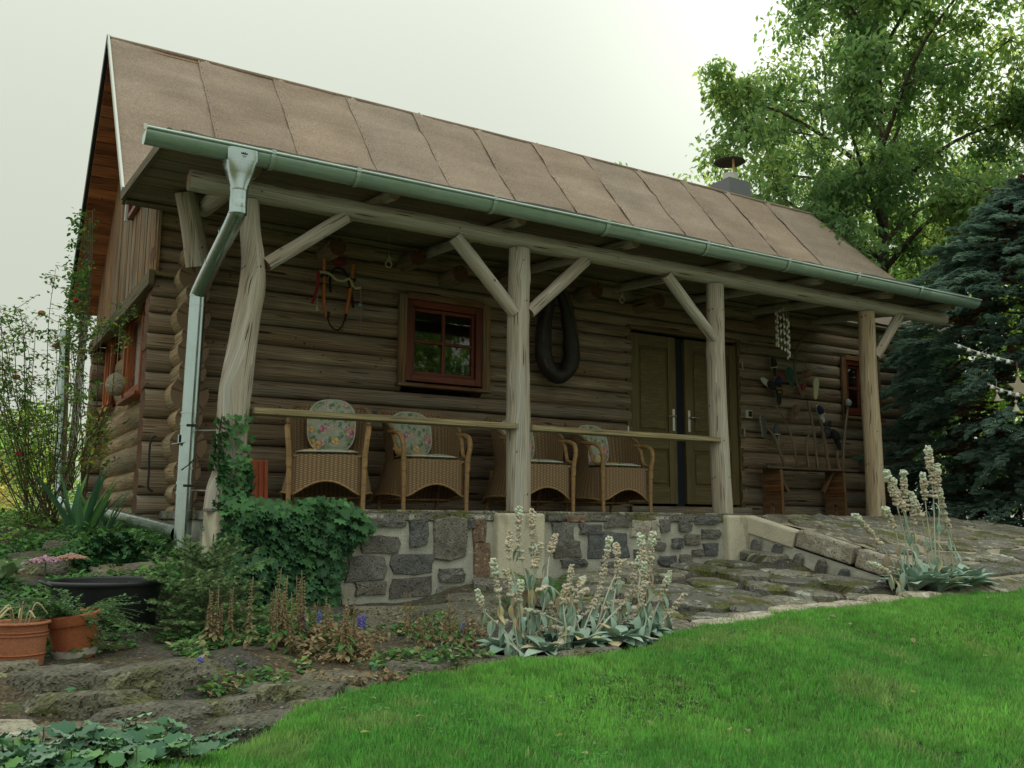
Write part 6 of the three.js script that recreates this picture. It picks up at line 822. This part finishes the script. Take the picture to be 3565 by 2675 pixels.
// ---- boulders of the rock garden
{
  const r = RNG(2600), sp = [[-1.28, 1.86, 0.34, 0.16, 0.2], [-0.86, 1.92, 0.5, 0.18, 0.34], [-1.46, 1.66, 0.2, 0.12, 0.16], [-1.14, 2.08, 0.46, 0.14, 0.16], [-0.88, 2.24, 0.46, 0.12, 0.18], [-0.32, 2.18, 0.4, 0.16, 0.22], [-0.08, 2.1, 0.3, 0.14, 0.2], [-1.5, 2.28, 0.26, 0.24, 0.26, 'l'], [-0.64, 2.24, 0.24, 0.1, 0.16], [-0.58, 2.5, 0.34, 0.1, 0.18], [-1.16, 2.26, 0.4, 0.1, 0.16], [-0.3, 2.42, 0.26, 0.08, 0.12], [0.36, 2.06, 0.34, 0.12, 0.22], [0.68, 2.2, 0.3, 0.1, 0.18], [0.82, 0.72, 0.5, 0.2, 0.3], [1.2, 0.9, 0.6, 0.22, 0.36], [1.5, 0.6, 0.4, 0.2, 0.3], [1.05, 1.25, 0.4, 0.14, 0.3], [0.5, 0.85, 0.4, 0.16, 0.26], [0.3, 1.1, 0.3, 0.12, 0.2], [1.28, 2.3, 0.36, 0.12, 0.16], [0.98, 2.28, 0.3, 0.1, 0.14], [-0.75, -0.15, 0.4, 0.2, 0.3], [-0.6, -1.1, 0.36, 0.26, 0.3], [-1.1, -0.5, 0.34, 0.16, 0.3], [-0.95, -1.4, 0.3, 0.2, 0.25], [2.2, 0.5, 0.4, 0.14, 0.26], [3.3, 0.42, 0.3, 0.14, 0.2], [-1.35, 0.45, 0.36, 0.16, 0.3]];
  sp.forEach(([x, z, w, h, d, l], i) => { const o = obj('rock', boulder(w * 1.35, h * 1.25, d * 1.45, 3000 + i), l ? tint(m.edging, 0.75, 0.78, 0.74) : m.rocks[i % 4]); o.position.set(x, H(x, z) - h * 0.12, z); const where = z < -0.05 ? 'among the ivy at the gable corner' : z < 1.3 ? (x < 0 ? 'beside the black tub' : 'at the foot of the porch wall') : x < -0.75 ? 'below the terracotta pots' : x < 0 ? 'between the weeds and the lawn' : 'at the lawn edge by the silver plants'; o.rotation.y = (r() - 0.5) * 0.7; tag(o, l ? 'pale lichen-covered boulder at the corner of the strawberry leaves' : 'flat weathered grey-brown rock set ' + where, 'rock', l ? null : 'rocks ' + where); });
}
// ---------------------------------------------------------------- rose, thuja, trees, far shrubs
{ // arching rose bush against the gable
  const r = RNG(2700), ro = thing('rose_bush', 'tall arching rose bush with red blooms beside the gable', 'rose bush', [0, 0, 0]), cn = [], it = [], tips = [];
  for (let k = 0; k < 60; k++) { const bx = -0.98 + (r() - 0.5) * 0.3, bz = -3.3 + (r() - 0.5) * 0.5, a = r() * 6.28, L = 0.5 + r() * 1.3, h = 0.9 + r() * 1.4, y0 = H(bx, bz); const up = k < 14, tx = bx - 0.12 + cos(a) * L * (up ? 0.35 : 0.75), tz = bz + sin(a) * L; if (tx > -0.62 && h < 2.0) continue;
    const p = [V(bx, y0, bz), V(bx + cos(a) * L * 0.3 + (r() - 0.5) * 0.2, y0 + h * 0.5, bz + sin(a) * L * 0.3 + (r() - 0.5) * 0.2), V(lerp(bx, tx, 0.6), y0 + h * 0.92, lerp(bz, tz, 0.6)), V(tx, y0 + h * (up ? 1.12 : 0.85), tz)]; cn.push(tube(p, (t) => 0.0055 * (1 - 0.7 * t), { seg: 14, rn: 5, caps: false })); const cu = new THREE.CatmullRomCurve3(p); tips.push(p[3]);
    for (let j = 0; j < 10; j++) { const q = cu.getPoint(0.2 + 0.08 * j), e = V(q.x + (r() - 0.6) * 0.42, q.y + (r() - 0.3) * 0.26, q.z + (r() - 0.5) * 0.5); cn.push(tube([q, e], 0.0024, { seg: 1, rn: 4, straight: true, caps: false })); const dens = q.y > 0.9 ? 12 : 6; for (let i = 0; i < dens; i++) { const f = q.clone().lerp(e, r() * 1.1); it.push([M(f.x + (r() - 0.5) * 0.07, f.y + (r() - 0.5) * 0.07, f.z + (r() - 0.5) * 0.07, (r() - 0.5) * 1.6, r() * 6.28, (r() - 0.5), 0.03 + 0.025 * r()), vary(r() < 0.4 ? C.lime : mixc(C.green, C.fresh, r()), r)]); } } }
  // growth climbing the gable edge, and yellowing low shoots
  for (let i = 0; i < 1500; i++) { const y = 1.5 + r() * 1.7, z = -3.9 + (r() - 0.5) * 0.9, x = -0.66 - r() * 0.22 + 0.1 * (vn(y * 3, z * 3, 9) - 0.5); if (fbm(y * 2.6, z * 3, 15, 3) < 0.44 + max(0, y - 2.2) * 0.1) continue; it.push([M(x, y, z, (r() - 0.5) * 1.6, r() * 6.28, (r() - 0.5), 0.035 + 0.03 * r()), vary(r() < 0.12 ? C.lime : C.green, r)]); }
  for (let i = 0; i < 420; i++) { const y = 0.35 + r() * 0.6, z = -2.6 + (r() - 0.5) * 0.6, x = -0.66 + (r() - 0.5) * 0.24; if (fbm(y * 4, z * 4, 16, 3) < 0.46) continue; it.push([M(x, y, z, (r() - 0.5) * 1.6, r() * 6.28, (r() - 0.5), 0.035 + 0.03 * r()), vary(r() < 0.5 ? [0.4, 0.36, 0.05] : C.fresh, r)]); }
  for (let k = 0; k < 9; k++) cn.push(tube([V(-0.7, 0.0, -2.9), V(-0.72 + (r() - 0.5) * 0.1, 0.5, -2.7 + (r() - 0.5) * 0.4), V(-0.62 + (r() - 0.5) * 0.1, 0.6 + 0.4 * r(), -2.4 + (r() - 0.5) * 0.4)], 0.004, { seg: 8, rn: 4, caps: false }));
  for (let k = 0; k < 6; k++) { const z = -3.6 - k * 0.13; cn.push(tube([V(-0.75, 0.2, z + 0.2), V(-0.72, 1.4, z + 0.1), V(-0.7, 2.4, z), V(-0.72, 2.9 + 0.3 * r(), z - 0.1)], 0.006, { seg: 10, rn: 5, caps: false })); }
  obj('canes', merge(cn), flat(0.11, 0.08, 0.045), ro); obj('leaves', scatter(OVAL, it), m.leaf, ro);
  const rm = flat(0.42, 0.02, 0.05), pet = (() => { const b = []; for (let k = 0; k < 9; k++) { const g = new THREE.SphereGeometry(0.5, 8, 6, 0, 2.2, 0.5, 1.5); g.rotateY(k * 2.4); g.scale(0.6 + k * 0.05, 0.8, 0.6 + k * 0.05); b.push(g); } return merge(b); })();
  rm.side = THREE.DoubleSide; for (const [x, y, z] of [[-0.8, 2.16, -3.9], [-1.12, 1.93, -3.6], [-1.0, 1.55, -3.2], [-0.72, 1.6, -3.7], [-1.3, 1.25, -3.4], [-1.25, 0.5, -3.0], [-1.42, 0.35, -3.2]]) { const o = obj('bloom', pet, rm, ro); o.position.set(x, y, z); o.scale.setScalar(0.075); }
}
{ // thuja by the end of the porch
  const r = RNG(2800), FAN = (() => { const pos = [], idx = []; const tri = (a, b, c) => { const k = pos.length / 3; pos.push(...a, ...b, ...c); idx.push(k, k + 1, k + 2); }; for (let k = -3; k <= 3; k++) { const a = k * 0.3, L = 1 - 0.06 * k * k, w = 0.075, dx = sin(a), dz = cos(a); tri([0, 0, 0.02 * abs(k)], [dx * L * 0.7 - dz * w, 0.02, dz * L * 0.7 + dx * w], [dx * L, -0.1, dz * L]); tri([0, 0, 0.02 * abs(k)], [dx * L, -0.1, dz * L], [dx * L * 0.7 + dz * w, 0.02, dz * L * 0.7 - dx * w]); } return mk(pos, null, idx); })();
  function thuja(x, z, y0, h, prof, n, lab) {
    const t = thing('thuja', lab, 'thuja', [x, y0, z]), it = [];
    const rad = (u, a) => { const f = u * (prof.length - 1), i = min(floor(f), prof.length - 2); return lerp(prof[i], prof[i + 1], f - i) * (0.8 + 0.42 * vn(a * 1.9 + 3, u * 8, 31)); };
    const pm = new THREE.Matrix4();
    for (let i = 0; i < n; i++) { // plumes: flattened sprays round a drooping twig, pointing out and up
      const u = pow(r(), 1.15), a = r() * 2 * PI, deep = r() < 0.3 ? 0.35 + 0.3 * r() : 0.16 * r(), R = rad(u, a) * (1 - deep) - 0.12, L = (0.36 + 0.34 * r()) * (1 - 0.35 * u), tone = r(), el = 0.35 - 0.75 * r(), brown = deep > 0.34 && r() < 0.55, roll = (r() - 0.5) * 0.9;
      pm.compose(V(cos(a) * R, u * h - 0.05, sin(a) * R), _q.setFromEuler(_e.set(-el, PI / 2 - a + (r() - 0.5) * 0.8, roll, 'YXZ')), V(1, 1, 1));
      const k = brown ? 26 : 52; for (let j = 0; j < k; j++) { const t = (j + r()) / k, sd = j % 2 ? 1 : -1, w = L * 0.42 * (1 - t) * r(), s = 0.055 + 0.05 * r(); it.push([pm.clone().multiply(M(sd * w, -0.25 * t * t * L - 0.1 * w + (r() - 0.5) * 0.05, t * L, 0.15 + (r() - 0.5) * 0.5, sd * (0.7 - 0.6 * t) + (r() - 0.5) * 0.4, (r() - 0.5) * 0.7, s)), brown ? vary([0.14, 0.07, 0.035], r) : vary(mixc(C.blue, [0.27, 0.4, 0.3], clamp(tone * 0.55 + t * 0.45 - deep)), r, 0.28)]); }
    }
    obj('foliage', scatter(FAN, it), m.leaf, t); const tr = [tube([V(0, -0.3, 0), V(0.05, h * 0.5, 0), V(0, h * 0.93, 0)], (q) => 0.11 * (1 - 0.85 * q), { seg: 10, rn: 8 })]; for (let k = 0; k < 46; k++) { const a = k * 2.4, u = 0.05 + 0.85 * k / 46, R = rad(u, a) * 0.85; tr.push(tube([V(0, u * h, 0), V(cos(a) * R * 0.5, u * h + 0.1, sin(a) * R * 0.5), V(cos(a) * R, u * h + 0.32, sin(a) * R)], (q) => 0.022 * (1 - 0.7 * q), { seg: 5, rn: 5, caps: false })); } obj('trunk', merge(tr), m.bark, t); return t;
  }
  thuja(9.95, 0.1, -0.25, 4.6, [1.6, 1.66, 1.66, 1.64, 1.6, 1.5, 1.35, 1.1, 0.8, 0.25], 1500, 'big dark blue-green thuja at the end of the porch hung with ornaments');
  thuja(11.3, 1.3, -0.35, 4.3, [1.5, 1.6, 1.6, 1.5, 1.4, 1.2, 1.0, 0.8, 0.5, 0.15], 620, 'second thuja standing close behind the ornamented one');
  // string of bell lights, star and ornaments on the thuja
  const wire = flat(0.5, 0.5, 0.45), bell = new THREE.LatheGeometry([[0.001, 0.03], [0.008, 0.028], [0.012, 0.012], [0.02, 0], [0.001, 0.002]].map((p) => new THREE.Vector2(...p)), 10), wm = flat(0.7, 0.7, 0.66);
  const sl = (pts, n, lab) => { const P = pts.map((p) => V(...p)), g = thing('bell_garland', lab, 'garland', [0, 0, 0], 0, 'garlands on the thuja'), cu = new THREE.CatmullRomCurve3(P); obj('string', tube(P, 0.006, { seg: 24, rn: 5 }), wire, g); for (let k = 0; k < n; k++) { const p = cu.getPoint((k + 0.5) / n), o = obj('bell', bell, wm, g); o.position.copy(p).add(V(0, -0.035, 0)); o.scale.setScalar(1.5); } };
  sl([[7.3, 1.83, 0.58], [7.36, 1.68, 0.86], [7.44, 1.57, 1.12]], 6, 'upper string of small white bells on the thuja'); sl([[7.36, 1.36, 0.88], [7.38, 1.27, 1.06], [7.4, 1.22, 1.2]], 4, 'lower string of small white bells below the star');
  const st = thing('straw_star', 'woven straw star hanging on the thuja', 'ornament', [7.46, 1.3, 1.14], -0.6), sh = new THREE.Shape(); for (let k = 0; k < 10; k++) { const a = k * PI / 5 + PI / 2, q = k % 2 ? 0.045 : 0.11; k ? sh.lineTo(cos(a) * q, sin(a) * q) : sh.moveTo(cos(a) * q, sin(a) * q); } obj('star', new THREE.ExtrudeGeometry(sh, { depth: 0.02, bevelEnabled: true, bevelSize: 0.006, bevelThickness: 0.006, bevelSegments: 1 }), flat(0.42, 0.36, 0.27), st); obj('cord', at(new THREE.CylinderGeometry(0.004, 0.004, 0.16, 5), 0, 0.18, 0.01), flat(0.3, 0.1, 0.05), st);
  for (const [x, y, z, lab] of [[7.4, 1.05, 1.14, 'small straw angel hanging under the straw star'], [7.42, 1.18, 0.94, 'small white tassel ornament on the thuja']]) { const g = thing('tassel_ornament', lab, 'ornament', [x, y, z], 0, 'small ornaments on the thuja'); obj('skirt', at(new THREE.ConeGeometry(0.035, 0.09, 12), 0, 0.045, 0), flat(0.55, 0.5, 0.4), g); obj('head', at(new THREE.SphereGeometry(0.016, 10, 8), 0, 0.1, 0), flat(0.6, 0.55, 0.45), g); obj('cord', at(new THREE.CylinderGeometry(0.002, 0.002, 0.12, 4), 0, 0.17, 0), wire, g); }
}
// broadleaf tree: trunk, limbs, drooping leaf clumps
function broadleaf(lab, x, y0, z, { h = 9, crown = [0, 6.5, 0, 3.4, 3.4, 3.4], limbs = 16, subs = 6, leaves = 42000, ls = 0.11, seed = 1, col = [C.tree, C.treeL], droop = 0.7, trunkR = 0.2, lean = [0.4, 0], group, low = 0.35, clump = 0.5 } = {}) {
  const r = RNG(seed), t = thing('broadleaf_tree', lab, 'tree', [x, y0, z], 0, group), br = [], nodes = [], [cx, cy, cz, rx, ry, rz] = crown;
  const top = V(lean[0], h * 0.92, lean[1]), tp = [V(0, -0.3, 0), V(lean[0] * 0.1 - 0.1, h * 0.25, 0), V(lean[0] * 0.6 + 0.05, h * 0.55, lean[1] * 0.5), top], tc = new THREE.CatmullRomCurve3(tp); br.push(tube(tp, (q) => trunkR * (1 - 0.85 * q), { seg: 20, rn: 9 }));
  for (let k = 0; k < limbs; k++) {
    const u = low + (1 - low) * (k + 0.5) / limbs, b = tc.getPoint(u * 0.97), a = k * 2.4 + r() * 0.6, el = -0.1 + 0.9 * u + (r() - 0.5) * 0.4, d = V(cos(a) * cos(el), sin(el), sin(a) * cos(el)); let L = 1; // reach to the crown's surface
    for (let s = 0.3; s < 7; s += 0.15) { const q = b.clone().addScaledVector(d, s); if (pow((q.x - cx) / rx, 2) + pow((q.y - cy) / ry, 2) + pow((q.z - cz) / rz, 2) < 1) L = s; } L *= 0.85 + 0.2 * r(); const e = b.clone().addScaledVector(d, L), md = b.clone().lerp(e, 0.5).add(V((r() - 0.5) * 0.4, 0.25, (r() - 0.5) * 0.4)), lc = new THREE.QuadraticBezierCurve3(b, md, e); br.push(tube([b, md, e], (q) => trunkR * 0.36 * (1 - 0.8 * q) * (1.2 - u * 0.6), { seg: 10, rn: 6, caps: false })); nodes.push(e);
    for (let j = 0; j < subs; j++) { const s = lc.getPoint(0.25 + 0.75 * (j + r()) / subs), f = V(r() - 0.5, r() - 0.4, r() - 0.5).normalize().multiplyScalar(0.5 + L * 0.28 * r()), g = s.clone().add(f); br.push(tube([s, s.clone().lerp(g, 0.5).add(V(0, 0.08, 0)), g], (q) => 0.018 * (1 - 0.7 * q), { seg: 5, rn: 4, caps: false })); nodes.push(g, s.clone().lerp(g, 0.5)); }
  }
  const it = [], per = leaves / nodes.length; for (const nd of nodes) { const R = clump * (0.7 + 0.7 * r()), n = per * (0.6 + 0.8 * r()), tone = r(); for (let i = 0; i < n; i++) { const a = r() * 6.28, q = pow(r(), 0.6) * R, v = (r() * 2 - 1); const s = ls * (0.7 + 0.6 * r()); it.push([M(nd.x + cos(a) * q * sqrt(1 - v * v), nd.y + v * q * 0.8 - 0.12 * q / R, nd.z + sin(a) * q * sqrt(1 - v * v), droop + (r() - 0.5) * 1.2, r() * 6.28, (r() - 0.5) * 1.2, s * 1.1, s, s), vary(mixc(col[0], col[1], clamp(tone * 0.7 + (r() - 0.4) * 0.6)), r, 0.25)]); } }
  obj('trunk', merge(br), m.bark, t); obj('crown', scatter(DIA, it), m.leafThin, t); return t;
}
broadleaf('large leafy tree rising behind the far end of the cabin roof', 12.6, 0, -4.3, { h: 10.5, crown: [0.2, 7.2, 0, 3.3, 4.3, 3.3], limbs: 26, subs: 7, leaves: 82000, ls: 0.13, seed: 4001, low: 0.2, clump: 0.52 });
broadleaf('tree with dense crown beside the large tree, above the thuja', 15.4, 0, -1.2, { h: 9.2, crown: [0, 6.0, 0, 2.6, 3.6, 2.6], limbs: 20, subs: 6, leaves: 34000, ls: 0.13, seed: 4002, low: 0.2, clump: 0.52, col: [C.tree, C.lime] });
broadleaf('bright yellow-green tree glowing far behind the trunk of the large tree', 19.5, -0.2, -7.5, { h: 8.5, crown: [0, 4.6, 0, 4.2, 4.2, 4.2], limbs: 20, subs: 6, leaves: 26000, ls: 0.19, seed: 4003, col: [C.fresh, C.lime], low: 0.15, clump: 0.85, group: 'sunlit trees behind' });
broadleaf('small tree whose top shows just over the ridge beside the chimney', 12.3, -0.2, -10.5, { h: 8.2, crown: [0, 6.2, 0, 2.2, 2.3, 2.2], limbs: 12, subs: 5, leaves: 9000, ls: 0.15, seed: 4004, clump: 0.6 });
// far shrubs past the gable, lit from behind
{
  const r = RNG(2900), sh = (x, z, w, h, n, s, cols, lab) => { const g = thing('garden_shrub', lab, 'shrub', [x, H(x, z), z], 0, 'shrubs past the gable'), it = [], br = []; for (let k = 0; k < 9; k++) { const a = k * 0.7; br.push(tube([V(0, -0.1, 0), V(cos(a) * w * 0.2, h * 0.4, sin(a) * w * 0.2), V(cos(a) * w * 0.4, h * 0.75, sin(a) * w * 0.4)], 0.012, { seg: 5, rn: 4, caps: false })); } for (let i = 0; i < n; i++) { const a = r() * 6.28, u = r(), q = w * 0.5 * sqrt(r()) * (1 - 0.5 * u * u) * (0.7 + 0.6 * vn(a * 2, u * 4, 6 + x)); it.push([M(cos(a) * q, u * h * (0.75 + 0.4 * vn(a * 1.5, x, 4)), sin(a) * q, 0.3 + (r() - 0.5) * 1.6, r() * 6.28, (r() - 0.5) * 1.2, s * (0.7 + 0.6 * r())), vary(cols[floor(r() * cols.length)], r)]); } obj('trunk', merge(br), stemM, g); obj('crown', scatter(DIA, it), m.leafThin, g); };
  sh(8.9, 1.15, 1.6, 0.55, 3000, 0.05, [C.ivyD, C.ivyL], 'low dark ivy-like shrub at the foot of the ornamented thuja'); sh(10.6, 1.9, 2.4, 0.75, 4200, 0.055, [C.ivyD, C.green], 'low dark shrub under the second thuja'); sh(11.8, -1.4, 3.0, 1.6, 6000, 0.08, [C.ivyD, C.green], 'dark shrub filling the gap between the thujas and the cabin'); sh(-1.9, -9.5, 2.2, 1.5, 5200, 0.09, [C.lime, C.fresh], 'yellow-green sunlit shrub beyond the rose bush'); sh(-0.6, -11, 2.2, 1.9, 5200, 0.09, [C.fresh, C.lime], 'taller bright shrub behind the back corner of the cabin'); sh(-3.4, -12, 3, 1.6, 6000, 0.1, [C.lime, C.fresh, C.green], 'wide pale shrub at the far edge of the garden'); sh(-1.5, -7, 1.2, 0.8, 2600, 0.06, [C.lime, [0.36, 0.3, 0.1]], 'low yellowed shrub near the iris'); sh(-1.2, -15, 5, 2.0, 7000, 0.13, [C.fresh, C.green], 'broad green hedge shrub closing the view past the gable');
}
broadleaf('leafy garden tree across the lawn, mirrored in the red window', 9.4, -1.6, 12.5, { h: 8.5, crown: [0, 5.0, 0, 3.2, 3.8, 3.2], limbs: 16, subs: 5, leaves: 14000, ls: 0.2, seed: 4005, col: [C.green, C.lime], low: 0.18, clump: 0.75 });
renderer.render(scene, camera);
